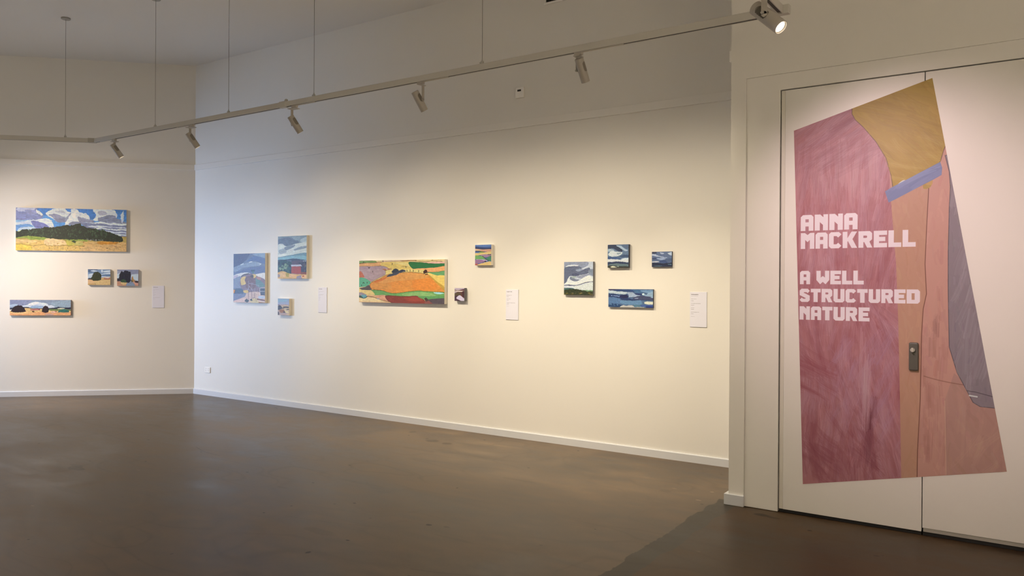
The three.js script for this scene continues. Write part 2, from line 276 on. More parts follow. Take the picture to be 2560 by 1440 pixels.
spotlight('second white spotlight from the bend on the long track', [2.51, 3.024, TZ], [3.4, 0.2, 0.05], [-1, 0, 0], [-0.24, 0.05], 1, 0.72, 0.64, false, WARM, SPILL, 2.57);
spotlight('white spotlight hanging beside the knobbed coupler of the long track', [4.06, 3.012, TZ], [4.9, 0.2, 0.05], [-1, 0, 0], [-0.03, 0.27], 1, 0.85, 0.64, false, WARM, SPILL, 4.118);
spotlight('white spotlight left of the thermostat, its arm on the right', [5.537, 3.033, TZ], [6.2, 0.15, 0.05], [1, 0, 0], [-0.02, 0.28], 1, 0.9, 0.64, false, WARM, SPILL, 5.6);
spotlight('white spotlight right of the thermostat, pointing steeply down', [7.022, 3.058, TZ], [7.2, 0.1, 0.05], [-1, 0, 0], [-0.03, 0.34], 1, 0.75, 0.64, false, WARM, SPILL, 7.02);
spotlight('large spotlight at the top right with its lens glowing brightly', [8.345, 3.035, 2.13], [9.05, 2.345, 2.33], [0, 0, 1], [-0.03, 0.2], 1.3, 0.16, 1.1, true, ROSE);
spotlight('spotlight on the door track aimed at the double door', [T2X, 3.03, 3.5], [8.95, 1.68, ZD], [-1, 0, 0], [-0.03, 0.2], 1, 0.84, 0.5, true, ROSE);
for (const [s, to, pw, aimY] of [[2.75, 0.9, 0.98, 0.5], [3.5, 2.2, 0.72, 0.2]]) {                  // on the left track, further along than the picture reaches
  const x = J[0] + dirL[0] * (s - 0.725), z = J[1] + dirL[1] * (s - 0.725);
  const L = thing('track_spotlight', s < 3 ? 'white spotlight on the left wall track, nearer the bend' : 'white spotlight on the left wall track, further from the bend', 'spotlight', [x, TRACK_Y0, z], 'white cylindrical track spotlights');
  const T = new THREE.Vector3(x, TRACK_Y0 - 0.06, z), d = new THREE.Vector3(dirL[0] * to, aimY, dirL[1] * to).sub(T).normalize();
  mesh('adapter', rbox(-0.03, 0.03, -0.05, -0.001, -0.012, 0.012, 0.003), lampMetal, L).rotation.y = LEFT;
  const body = mesh('lamp_body', new THREE.LatheGeometry([[0.0001, 0], [0.029, 0], [0.0305, 0.003], [0.0305, 0.173], [0.027, 0.175], [0.0255, 0.163], [0.0001, 0.163]].map(([r, y]) => new THREE.Vector2(r, y)), 32).translate(0, -0.03, 0), lampMetal, L);
  body.position.set(0, -0.06, 0); body.quaternion.setFromUnitVectors(new THREE.Vector3(0, 1, 0), d);
  mesh('lamp_lens', new THREE.CylinderGeometry(0.024, 0.024, 0.002, 24).translate(0, 0.1345, 0), lampGlow, body);
  const sp = new THREE.SpotLight(BLUSH, SPOT * pw * (1 - SPILL), 0, 0.64, 1); sp.castShadow = true; sp.shadow.radius = 1.1; sp.shadow.mapSize.set(1024, 1024);
  sp.position.copy(T).addScaledVector(d, 0.15); sp.target.position.copy(T).addScaledVector(d, 2); scene.add(sp, sp.target);
  const wide = sp.clone(); wide.angle = 1.16; wide.intensity = SPOT * pw * SPILL; wide.target = sp.target; scene.add(wide);
}

// further along the door track, behind the camera's frame, unseen spots added to lift the fill light, aimed at the other walls
for (const [z, tx, tz, words] of [[4.6, 11.5, 4.4, 'first added fill spotlight on the door track aimed at the side wall'], [5.4, 11.5, 6.2, 'second added fill spotlight on the door track aimed at the side wall'], [6.2, 8.2, 9.5, 'added fill spotlight on the door track aimed at the rear wall'], [6.5, 3.2, 7.6, 'added fill spotlight at the end of the door track aimed at the partition']])
  spotlight(words, [T2X, 3.03, z], [tx, 1.6, tz], [0, 0, tx > 9 ? 1 : -1].map((v, i) => (i === 0 && tx < 9 ? 1 : i === 2 && tx < 9 ? 0 : v)), [-0.03, 0.2], 1, 2.25, 0.95, true);

// ---------------------------------------------------------------- small fittings on the long wall
{
  const t = thing('thermostat', 'small white wall thermostat with a dark display above the picture rail', 'thermostat', [5.371, 3.405, 0]);
  mesh('case', rbox(-0.048, 0.048, -0.052, 0.052, 0.0005, 0.024, 0.004), plastic, t);
  mesh('display', rbox(-0.024, 0.019, 0.012, 0.03, 0.0225, 0.0247, 0.0008), std(rgb(0.02, 0.016, 0.012), 0.25), t);
  const o = thing('power_outlet', 'white double power outlet low on the wall near the corner', 'outlet', [0.31, 0.343, 0]);
  const plate = mesh('plate', rbox(-0.06, 0.06, -0.038, 0.038, 0.0005, 0.011, 0.004), plastic, o);
  for (const x of [-0.03, 0.03]) {
    mesh('socket', mergeGeometries([box(-0.0015, 0.0015, -0.005, 0.005, 0, 0.0006).rotateZ(0.5).translate(x - 0.008, -0.004, 0.0108), box(-0.0015, 0.0015, -0.005, 0.005, 0, 0.0006).rotateZ(-0.5).translate(x + 0.008, -0.004, 0.0108), box(x - 0.0015, x + 0.0015, -0.023, -0.014, 0.0108, 0.0114)]), ventGrey, o);
    mesh('switch', rbox(x - 0.008, x + 0.008, 0.014, 0.027, 0.009, 0.0135, 0.002), whiteMetal, o);
  }
  const v = thing('air_vent', 'dark air vent in a white frame high on the long wall', 'air vent', [5.64, 4.214, 0]);
  const w = 0.86, h = 0.25, b = 0.022;
  mesh('vent_frame', mergeGeometries([rbox(0, w, 0, b, 0.0005, 0.012, 0.003), rbox(0, w, h - b, h, 0.0005, 0.012, 0.003), rbox(0, b, b, h - b, 0.0005, 0.012, 0.003), rbox(w - b, w, b, h - b, 0.0005, 0.012, 0.003)]), plastic, v);
  mesh('vent_backing', box(b, w - b, b, h - b, 0.0005, 0.0015), black, v);
  for (let i = 0; i < 34; i++) { const s = mesh('slat', new THREE.BoxGeometry(0.0022, h - 2 * b, 0.009), std(rgb(0.03, 0.03, 0.03), 0.5), v); s.position.set(b + 0.012 + i * 0.024, h / 2, 0.0062); s.rotation.y = 0.5; if (i) s.material = v.children[2].material; }
}

// ---------------------------------------------------------------- painted pictures
// A painter on a canvas: shapes are given in the coordinates of a sketch frame [x0, y0, x1, y1] that is stretched over the picture.
function painter(w, h, frame, seed, rag = 0.5) {
  const cv = document.createElement('canvas'); cv.width = w; cv.height = h;
  const g = cv.getContext('2d'), R = rng(seed), [fx0, fy0, fx1, fy1] = frame, X = (x) => ((x - fx0) / (fx1 - fx0)) * w, Y = (y) => ((y - fy0) / (fy1 - fy0)) * h;
  const tint = (hex, v) => { const c = rgbOf(hex), k = (R() - 0.5) * v; return `rgb(${c.map((q) => Math.max(0, Math.min(255, Math.round(q + k + (R() - 0.5) * v * 0.35)))).join(',')})`; };
  function path(p, wob = 0, smooth = true) {
    const q = []; for (let i = 0; i < p.length; i += 2) q.push([X(p[i]) + (R() - 0.5) * wob, Y(p[i + 1]) + (R() - 0.5) * wob]);
    g.beginPath();
    if (!smooth) { q.forEach(([x, y], i) => (i ? g.lineTo(x, y) : g.moveTo(x, y))); } else {
      const n = q.length, at = (k) => q[((k % n) + n) % n];                          // a curve through the points, its edge roughened
      for (let i = 0; i < n; i++) for (let j = 0; j < 5; j++) {
        const t = j / 5, A = at(i - 1), B = at(i), C = at(i + 1), D = at(i + 2), e = (k) => 0.5 * (2 * B[k] + (C[k] - A[k]) * t * 0.8 + (2 * A[k] - 5 * B[k] + 4 * C[k] - D[k]) * t * t * 0.8 + (3 * B[k] - A[k] - 3 * C[k] + D[k]) * t * t * t * 0.8 + 0.4 * (C[k] - B[k]) * t), x = e(0) + (R() - 0.5) * wob * 0.7, y = e(1) + (R() - 0.5) * wob * 0.7;
        i + j ? g.lineTo(x, y) : g.moveTo(x, y);
      }
    }
    g.closePath();
    const xs = q.map((v) => v[0]), ys = q.map((v) => v[1]); return [Math.min(...xs), Math.min(...ys), Math.max(...xs), Math.max(...ys)];
  }
  function strokes(b, color, n, len, wid, dir, v, alpha) {
    g.lineCap = 'round';
    for (let i = 0; i < n; i++) {
      const x = b[0] + R() * (b[2] - b[0]), y = b[1] + R() * (b[3] - b[1]), a = dir + (R() - 0.5) * 0.9, l = len * (0.4 + R());
      g.strokeStyle = tint(color, v); g.globalAlpha = alpha * (0.4 + 0.6 * R()); g.lineWidth = wid * (0.4 + R());
      g.beginPath(); g.moveTo(x, y); g.quadraticCurveTo(x + Math.cos(a) * l * 0.5 + (R() - 0.5) * wid * 2, y + Math.sin(a) * l * 0.5, x + Math.cos(a) * l, y + Math.sin(a) * l); g.stroke();
    }
    g.globalAlpha = 1;
  }
  const P = {
    g, cv, X, Y, R, w, h,
    bg(color, v = 18, dir = 0) { g.fillStyle = color; g.fillRect(0, 0, w, h); strokes([0, 0, w, h], color, 160, w * 0.12, h * 0.02, dir, v, 0.5); },
    grad(a, b, y0 = fy0, y1 = fy1) { const q = g.createLinearGradient(0, Y(y0), 0, Y(y1)); q.addColorStop(0, a); q.addColorStop(1, b); g.fillStyle = q; g.fillRect(0, 0, w, h); },
    f(color, p, o = {}) {                                    // a patch of paint with brush marks in it
      g.save(); const b = path(p, o.wob ?? w * 0.003, o.smooth ?? true); g.fillStyle = color; g.globalAlpha = o.a ?? 1; g.fill(); g.globalAlpha = 1;
      if (o.line) { g.strokeStyle = o.line; g.lineWidth = o.lw ?? w * 0.004; g.stroke(); }
      g.clip(); const area = (b[2] - b[0]) * (b[3] - b[1]); const wid = o.bw ?? Math.max(2, h * 0.016);
      strokes(b, color, Math.min(420, Math.round((o.n ?? 1) * area / (wid * wid * 8)) + 5), o.len ?? wid * 6, wid, o.dir ?? 0.1, (o.v ?? 26) * 1.25, 0.6); g.restore();
    },
    l(color, wid, p, smooth = true) {
      g.strokeStyle = color; g.lineWidth = wid * w / (fx1 - fx0); g.lineCap = 'round'; g.lineJoin = 'round'; g.beginPath();
      for (let i = 0; i < p.length; i += 2) i ? g.lineTo(X(p[i]), Y(p[i + 1])) : g.moveTo(X(p[i]), Y(p[i + 1])); g.stroke();
    },
    dabs(colors, box4, n, rx, ry, v = 14) {
      for (let i = 0; i < n; i++) { const x = X(box4[0] + R() * (box4[2] - box4[0])), y = Y(box4[1] + R() * (box4[3] - box4[1])); g.fillStyle = tint(colors[Math.floor(R() * colors.length)], v); g.globalAlpha = 0.8; g.beginPath(); g.ellipse(x, y, rx * (0.5 + R()) * w / (fx1 - fx0), ry * (0.5 + R()) * h / (fy1 - fy0), R() * 0.8 - 0.4, 0, 7); g.fill(); } g.globalAlpha = 1;
    },
    clump(colors, p, n, r) {                                 // foliage: dabs scattered inside and along an outline
      g.save(); const q = []; for (let i = 0; i < p.length; i += 2) q.push([X(p[i]), Y(p[i + 1])]);
      const k = r * w / (fx1 - fx0);
      g.fillStyle = colors[0]; path(p, k, true); g.fill();
      for (let i = 0; i < q.length; i++) { const a = q[i], b = q[(i + 1) % q.length], m = Math.ceil(Math.hypot(b[0] - a[0], b[1] - a[1]) / (k * 0.9)); for (let j = 0; j < m; j++) { const t = (j + R() * 0.6) / m; g.fillStyle = tint(colors[0], 12); g.beginPath(); g.ellipse(a[0] + (b[0] - a[0]) * t, a[1] + (b[1] - a[1]) * t, k * (0.5 + R() * 0.6), k * (0.5 + R() * 0.5), R() * 3, 0, 7); g.fill(); } }
      const b = path(p, 0, true); g.clip();
      for (let i = 0; i < n; i++) { g.fillStyle = tint(colors[Math.floor(R() * colors.length)], 14); g.globalAlpha = 0.75; g.beginPath(); g.ellipse(b[0] + R() * (b[2] - b[0]), b[1] + R() * (b[3] - b[1]), k * (0.3 + R() * 0.7), k * (0.25 + R() * 0.5), R() * 3, 0, 7); g.fill(); }
      g.restore(); g.globalAlpha = 1;
    },
    texture(gain, raw = false) {
      if (raw) { const t = new THREE.CanvasTexture(cv); t.colorSpace = THREE.SRGBColorSpace; t.magFilter = THREE.LinearFilter; const im = g.getImageData(0, 0, w, h), d = im.data, lut = gain.map((k) => Array.from({ length: 256 }, (_, i) => Math.round(255 * srgb(Math.min(0.9, lin(i / 255) * k))))); for (let i = 0; i < d.length; i++) if (i % 4 < 3) d[i] = lut[i % 4][d[i]]; g.putImageData(im, 0, 0); return t; }                                          // gain: from the colour under the warm lamps to the paint's own colour
      const src = g.getImageData(0, 0, w, h).data, im = g.getImageData(0, 0, w, h), d = im.data, na = noise2(seed), nb = noise2(seed + 50), nc = noise2(seed + 90), u = Math.max(w, h) / 100;
      for (let y = 0; y < h; y++) for (let x = 0; x < w; x++) {                     // ragged, brushed edges and uneven paint
        const sx = Math.min(w - 1, Math.max(0, Math.round(x + (na(x / (u * 1.6), y / (u * 1.1)) - 0.5) * rag * u * 1.5 + (nb(x / (u * 5), y / (u * 4)) - 0.5) * rag * u * 2.4))), sy = Math.min(h - 1, Math.max(0, Math.round(y + (nb(x / (u * 1.4) + 40, y / u) - 0.5) * rag * u * 1.3 + (na(x / (u * 6) + 9, y / (u * 4)) - 0.5) * rag * u * 2))), o = (y * w + x) * 4, q = (sy * w + sx) * 4;
        const k = 1 + (nc(x / (u * 2.6), y / (u * 0.7)) - 0.5) * (0.08 + 0.14 * rag) + (na(x / (u * 0.9) + 70, y / (u * 1.8)) - 0.5) * (0.05 + 0.1 * rag); for (let c = 0; c < 3; c++) d[o + c] = Math.min(255, src[q + c] * k);
      }
      const lut = gain.map((k) => k * 0.84).map((k) => Array.from({ length: 256 }, (_, i) => Math.round(255 * srgb(Math.min(0.9, lin(i / 255) * k)))));
      for (let i = 0; i < d.length; i += 4) { d[i] = lut[0][d[i]]; d[i + 1] = lut[1][d[i + 1]]; d[i + 2] = lut[2][d[i + 2]]; }
      g.putImageData(im, 0, 0);
      const t = new THREE.CanvasTexture(cv); t.colorSpace = THREE.SRGBColorSpace; t.magFilter = THREE.LinearFilter; return t;
    },
  };
  return P;
}
const gainFor = (r, g, b) => [r, g, b].map((v, i) => [0.8, 0.79, 0.765][i] / lin(v / 255));
const GAIN_LEFT = gainFor(226, 209, 188), GAIN_A = gainFor(221, 212, 204), GAIN_B = gainFor(229, 213, 190), GAIN_C = gainFor(215, 198, 170);
const RAW = rgb(0.92, 0.86, 0.75), NAVY = rgb(0.06, 0.065, 0.09), SLATE = rgb(0.17, 0.17, 0.19);
// a picture painted on a boxed panel: [x0, x1, y0, y1] on its wall, depth from the wall
function picture(label, rect, depth, edge, P, gain, left = false) {
  const [x0, x1, y0, y1] = rect, w = x1 - x0, h = y1 - y0, t = thing('painting', label, 'painting', [0, 0, 0], 'landscape paintings hung on the gallery walls');
  if (left) { const v = new THREE.Vector3((x0 + x1) / 2, (y0 + y1) / 2, 0).applyAxisAngle(new THREE.Vector3(0, 1, 0), LEFT); t.position.copy(v); t.rotation.y = LEFT; } else t.position.set((x0 + x1) / 2, (y0 + y1) / 2, 0);
  const s = new THREE.Shape([[-w / 2, -h / 2], [w / 2, -h / 2], [w / 2, h / 2], [-w / 2, h / 2]].map(([x, y]) => new THREE.Vector2(x, y)));
  mesh('stretcher', new THREE.ExtrudeGeometry(s, { depth: depth - 0.005, bevelEnabled: true, bevelSize: 0.0015, bevelThickness: 0.0015, bevelSegments: 2, bevelOffset: -0.0015 }).translate(0, 0, 0.0025), std(edge, 0.75), t);
  const map = P.texture(gain), paint = new THREE.MeshStandardMaterial({ map, bumpMap: map, bumpScale: 0.0012, roughness: 0.5 });
  mesh('paint_layer', new THREE.PlaneGeometry(w - 0.0012, h - 0.0012).translate(0, 0, depth - 0.0004), paint, t);
  return t;
}

{ // wide panel, left wall: dark wood under big clouds, wheat in front
  const P = painter(1024, 424, [125, 150, 2400, 1018], 101, 0.55);
  P.grad('#3f7cc0', '#7fb2dc', 150, 560); P.f('#4683c4', [500, 130, 1900, 130, 1900, 330, 500, 330], { n: 0.3 });
  P.f('#5c9ad2', [640, 300, 1000, 320, 1150, 480, 860, 560, 700, 380]); P.f('#9cc3e0', [125, 380, 520, 400, 600, 560, 125, 640], { v: 40 });
  P.f('#d7d8e6', [125, 440, 320, 420, 430, 355, 520, 390, 700, 400, 620, 560, 380, 480, 125, 500]); P.f('#6f9cca', [125, 500, 400, 490, 500, 600, 125, 640], { v: 30 }); P.f('#c9d4e2', [200, 560, 460, 540, 620, 580, 400, 640, 160, 640]);
  P.f('#8b8fb6', [100, 130, 540, 130, 560, 200, 690, 290, 610, 380, 420, 395, 100, 385], { v: 34 }); P.f('#c9c7da', [150, 150, 400, 135, 525, 140, 470, 215, 260, 235, 150, 200]); P.f('#9c9dbe', [300, 200, 500, 190, 560, 260, 420, 290], { v: 30 });
  P.f('#f1eee8', [530, 190, 600, 205, 690, 295, 640, 300, 560, 250]);
  P.f('#e6e4ea', [520, 400, 640, 370, 770, 350, 850, 385, 870, 440, 910, 520, 880, 550, 780, 540, 640, 470]); P.f('#7c7eb0', [440, 430, 530, 415, 690, 470, 800, 525, 760, 590, 560, 580, 470, 490], { v: 30 });
  P.f('#ece9e2', [735, 260, 790, 190, 900, 150, 1100, 148, 1160, 210, 1245, 240, 1258, 185, 1330, 165, 1400, 190, 1430, 230, 1500, 260, 1550, 230, 1620, 290, 1645, 365, 1540, 370, 1420, 440, 1240, 490, 1140, 500, 1130, 420, 960, 430, 860, 330, 770, 300], { wob: 9 });
  P.f('#9a99ab', [790, 280, 900, 250, 1000, 265, 1120, 330, 1200, 265, 1250, 250, 1190, 330, 1130, 430, 1000, 435, 930, 400, 880, 335], { v: 36 }); P.f('#8d8c9e', [920, 350, 1120, 350, 1120, 425, 980, 430]); P.f('#c7c3c4', [900, 190, 1080, 200, 1130, 250, 1000, 240]);
  P.f('#9897a8', [1390, 310, 1470, 330, 1600, 350, 1710, 375, 1700, 425, 1480, 445, 1410, 400], { v: 30 }); P.f('#8f8fa2', [1215, 430, 1300, 410, 1440, 415, 1460, 470, 1310, 500, 1220, 480], { v: 30 }); P.f('#f3ece4', [1280, 200, 1340, 185, 1390, 230, 1380, 320, 1300, 330]);
  P.f('#e9e8ea', [1715, 165, 2110, 160, 2170, 220, 2200, 260, 2195, 330, 2060, 330, 1860, 370, 1700, 370, 1760, 260], { wob: 8 }); P.f('#b9b6bd', [1810, 190, 1960, 190, 1990, 250, 1850, 270]);
  P.f('#8c8fa1', [1800, 320, 1900, 300, 2000, 262, 2170, 285, 2210, 340, 2390, 410, 2400, 470, 2100, 450, 1830, 400], { v: 34 }); P.f('#4f86c0', [2190, 170, 2400, 165, 2400, 380, 2290, 340, 2210, 280], { v: 26 }); P.f('#d9dde6', [2270, 290, 2340, 180, 2350, 260, 2330, 410, 2290, 400]);
  P.f('#8287a0', [1440, 440, 1700, 400, 2000, 440, 2400, 470, 2400, 780, 2250, 700, 1900, 600, 1560, 530], { v: 20 });
  for (const [y, c] of [[430, '#e4e5ea'], [500, '#dcdde4'], [545, '#e8e8ea'], [600, '#ccd0da'], [650, '#dfe2e8'], [720, '#e6e8ec']]) P.f(c, [1450 + (y - 430) * 1.7, y, 1800, y - 20, 2100, y + 5, 2400, y + 18, 2400, y + 40, 2100, y + 28, 1800, y + 14], { wob: 8 });
  P.f('#dfe6b0', [160, 620, 250, 615, 250, 660, 160, 665]);
  P.f('#b99b4f', [100, 720, 2420, 720, 2420, 1040, 100, 1040]); P.f('#8d9c3d', [110, 715, 500, 715, 1000, 740, 1560, 765, 1560, 815, 1400, 810, 1330, 850, 1250, 800, 900, 770, 600, 800, 430, 790, 300, 760, 110, 770], { v: 34 });
  P.clump(['#1f2b1c', '#2c3d27', '#151d14', '#33452c', '#24331f'], [128, 640, 190, 655, 245, 615, 330, 595, 400, 635, 440, 600, 520, 590, 620, 575, 690, 560, 760, 545, 850, 550, 960, 540, 1050, 520, 1120, 497, 1210, 510, 1300, 508, 1350, 478, 1420, 468, 1450, 510, 1560, 540, 1690, 548, 1770, 556, 1850, 600, 1960, 612, 2090, 640, 2200, 680, 2290, 730, 2325, 790, 2290, 820, 2060, 800, 1800, 790, 1560, 765, 1300, 765, 1000, 765, 700, 735, 350, 715, 180, 720, 128, 735], 900, 20);
  P.dabs(['#7d7d78', '#aaa59a'], [1560, 765, 1900, 790], 26, 8, 8); P.dabs(['#3b4e34', '#425838'], [400, 560, 2000, 720], 90, 14, 20);
  P.f('#e3b866', [100, 820, 500, 805, 700, 790, 880, 765, 1080, 800, 1200, 870, 1560, 890, 1800, 900, 2420, 830, 2420, 1040, 100, 1040], { v: 40, bw: 9 }); P.f('#edc78c', [720, 775, 930, 772, 1130, 830, 1160, 900, 900, 905, 700, 890], { v: 34 }); P.f('#e9bd78', [110, 790, 420, 800, 560, 840, 380, 860, 110, 850]);
  P.f('#c8b84c', [1140, 800, 1290, 830, 1340, 880, 1260, 915, 1180, 900], { v: 34 }); P.f('#c9b665', [1360, 830, 1440, 805, 1510, 850, 1500, 900, 1330, 905], { v: 34 }); P.f('#d6a967', [1520, 830, 1780, 815, 1830, 880, 1600, 915, 1510, 890], { v: 34 });
  P.f('#cf8a2d', [1790, 830, 1900, 815, 2120, 820, 2240, 845, 2060, 895, 1880, 900], { v: 40 }); P.f('#dcae6e', [1500, 920, 2100, 870, 2420, 830, 2420, 1040, 1500, 1040], { v: 34, bw: 8 }); P.f('#e7c04f', [110, 910, 420, 900, 420, 1030, 110, 1030], { v: 34 });
  P.l('#8f6f2c', 9, [140, 890, 500, 905, 900, 908, 1200, 916, 1500, 912]); P.l('#6d5a34', 7, [1320, 812, 1360, 835]); P.f('#3e4a2a', [1260, 810, 1330, 805, 1350, 850, 1310, 855]);
  P.l('#9c6f55', 8, [2080, 905, 2180, 908]); P.l('#8a5b4a', 7, [2150, 935, 2290, 938]); P.dabs(['#b4863f', '#a5743a', '#c99a52'], [120, 830, 2400, 1020], 120, 14, 4); P.dabs(['#5d4a2e'], [300, 900, 2300, 1015], 30, 10, 4);
  picture('wide panoramic painting of dark woods under big white clouds above a wheat field', [-2.224, -0.866, 1.932, 2.4955], 0.036, rgb(0.6, 0.53, 0.42), P, GAIN_LEFT, true);
}
{ // long low panel
  const P = painter(720, 200, [133, 205, 2300, 758], 102, 0.4);
  P.bg('#8d97a6', 22); P.f('#9aa9b3', [1600, 300, 2310, 220, 2310, 470, 1750, 470]); P.f('#8b8ea6', [133, 200, 900, 200, 700, 380, 400, 420, 133, 340], { v: 24 });
  P.f('#d5d6de', [560, 420, 760, 380, 860, 320, 960, 285, 1100, 278, 1200, 305, 1320, 300, 1460, 340, 1500, 400, 1620, 390, 1720, 470, 1300, 500, 700, 480], { v: 26 }); P.f('#f0e6e2', [780, 370, 880, 320, 960, 290, 1100, 282, 1150, 320, 1060, 370, 860, 400]); P.f('#e8eaf0', [1180, 310, 1330, 305, 1450, 350, 1380, 380, 1240, 340]); P.f('#9fb2c6', [900, 420, 1150, 400, 1290, 420, 1290, 490, 900, 495], { v: 30 });
  P.f('#b6c2cf', [133, 380, 400, 350, 360, 450, 133, 450]); P.f('#23283e', [133, 510, 300, 490, 740, 460, 900, 505, 1300, 505, 1760, 480, 1880, 452, 2060, 480, 2310, 470, 2310, 540, 133, 560], { v: 16 });
  P.f('#e3b977', [120, 560, 640, 500, 900, 515, 1200, 520, 1550, 560, 2310, 560, 2310, 770, 120, 770], { v: 30 }); P.f('#eadfd2', [133, 555, 300, 560, 280, 590, 133, 585]); P.f('#6f7e45', [1490, 520, 1800, 520, 2310, 545, 2310, 600, 1640, 585, 1490, 560], { v: 26 }); P.f('#e9e0c0', [1810, 520, 1960, 490, 2090, 505, 2040, 530, 1900, 535]);
  P.f('#b86f66', [860, 545, 960, 522, 1180, 520, 1185, 570, 880, 575]); P.f('#8f4a4a', [1150, 520, 1195, 520, 1190, 565, 1145, 565]); P.f('#eaa46c', [120, 650, 700, 640, 1300, 630, 1700, 660, 2310, 640, 2310, 770, 120, 770], { v: 34 }); P.f('#f0bd7c', [140, 640, 600, 640, 1100, 680, 600, 700, 160, 690]); P.f('#c99a85', [1350, 700, 1560, 690, 1700, 740, 1500, 765]); P.f('#e8b49a', [1580, 620, 1760, 610, 1800, 660, 1640, 680]);
  P.clump(['#26151e', '#331d24', '#1c1018', '#3a2428'], [180, 610, 250, 500, 330, 440, 420, 415, 540, 415, 590, 470, 650, 540, 680, 620, 560, 635, 280, 638], 120, 20); P.clump(['#26151e', '#331d24', '#2a2024', '#3c2a2a'], [1275, 620, 1290, 530, 1340, 450, 1400, 425, 1470, 460, 1500, 540, 1480, 630, 1380, 650], 120, 18);
  P.clump(['#2f6b60', '#3b7d70', '#285448'], [1850, 640, 1900, 580, 2050, 550, 2200, 575, 2215, 640], 70, 16); P.f('#4a2c22', [905, 620, 950, 592, 1000, 615, 980, 640, 930, 640]); P.dabs(['#7c4b3a'], [1700, 600, 1800, 640], 8, 14, 8);
  picture('long narrow low painting with two dark round trees on an orange field', [-2.293, -1.553, 1.0735, 1.279], 0.032, rgb(0.22, 0.15, 0.14), P, GAIN_LEFT, true);
}
{ // small panel, green tree
  const P = painter(400, 300, [155, 222, 1110, 900], 103, 0.5);
  P.bg('#7e93ad', 40); P.f('#4f6685', [155, 222, 560, 222, 470, 340, 155, 350], { v: 40 }); for (const q of [[260, 300, 400, 260, 560, 290, 420, 330], [720, 250, 780, 240, 790, 350, 730, 350], [820, 300, 1090, 260, 1090, 340, 850, 350], [160, 460, 360, 400, 380, 470, 200, 500], [160, 520, 330, 500, 320, 600, 160, 610], [700, 440, 1080, 360, 1080, 440, 720, 480]]) P.f('#cfd6e0', q, { v: 40 });
  P.f('#b7c4cb', [160, 560, 330, 545, 300, 630, 160, 640]); P.f('#5b7592', [820, 440, 1090, 440, 1090, 520, 700, 510]); P.f('#b9bfcb', [690, 510, 1090, 530, 1090, 570, 690, 560]); P.f('#3b3545', [160, 620, 340, 600, 340, 680, 160, 670]);
  P.f('#cfa468', [100, 670, 500, 690, 700, 590, 1130, 570, 1130, 920, 100, 920], { v: 34 }); P.f('#e0b27e', [155, 680, 420, 720, 380, 820, 155, 840]); P.f('#d9b478', [450, 740, 1110, 680, 1110, 880, 500, 890], { v: 36 }); P.f('#a85f48', [840, 620, 900, 590, 1080, 590, 1080, 650, 850, 655]); P.f('#efe0dc', [880, 580, 1040, 570, 1060, 600, 900, 600]);
  P.clump(['#2c331c', '#39411f', '#20271a', '#454b26'], [305, 620, 360, 520, 420, 380, 560, 345, 640, 380, 720, 480, 700, 560, 700, 670, 560, 700, 380, 700], 170, 26); P.l('#8a6838', 12, [440, 810, 500, 890]);
  picture('small painting of one round green tree on straw-coloured ground', [-1.3445, -1.0645, 1.481, 1.692], 0.036, rgb(0.55, 0.49, 0.4), P, GAIN_LEFT, true);
}
{ // small panel, blue tree
  const P = painter(380, 310, [1387, 242, 2293, 933], 104, 0.45);
  P.bg('#a3a4b2', 22); P.f('#8f90a4', [1387, 242, 2293, 242, 2293, 400, 2000, 420, 1900, 300, 1500, 320]); P.f('#c7d3dc', [1387, 430, 1560, 420, 1560, 640, 1387, 640]); P.f('#c9d2d6', [1980, 470, 2293, 440, 2293, 720, 2050, 620], { v: 26 });
  P.f('#c88f70', [1380, 740, 1600, 760, 2300, 780, 2300, 940, 1380, 940], { v: 34 }); P.f('#2d2630', [1387, 620, 1500, 640, 1560, 720, 1387, 740]); P.f('#dcb87c', [1540, 790, 1800, 790, 1760, 880, 1640, 900]); P.f('#8792a4', [1790, 850, 1900, 760, 2060, 770, 2150, 940, 1800, 940], { v: 30 }); P.f('#d99d86', [2060, 780, 2290, 800, 2290, 900, 2180, 880]); P.f('#3a2a30', [2150, 730, 2293, 730, 2293, 800, 2160, 790]);
  P.clump(['#12152c', '#181d3a', '#0d0f20', '#1d2440'], [1500, 470, 1580, 330, 1660, 380, 1720, 300, 1840, 320, 1900, 370, 1930, 340, 1960, 480, 1940, 600, 1950, 720, 1880, 780, 1700, 780, 1560, 700, 1480, 640], 200, 30); P.l('#12152c', 18, [1560, 540, 1470, 480]); P.l('#12152c', 18, [1560, 600, 1450, 620]);
  P.clump(['#2d4a33', '#365b3c'], [1540, 740, 1640, 660, 1740, 700, 1780, 780, 1600, 775], 40, 22); P.f('#b78648', [2010, 700, 2020, 580, 2060, 510, 2090, 640, 2160, 720, 2080, 760]); P.clump(['#5e5030'], [1990, 700, 2020, 680, 2060, 760, 2010, 770], 6, 14);
  picture('small painting of a dark blue tree beside a grey path', [-0.9825, -0.715, 1.472, 1.6915], 0.03, rgb(0.4, 0.33, 0.36), P, GAIN_LEFT, true);
}
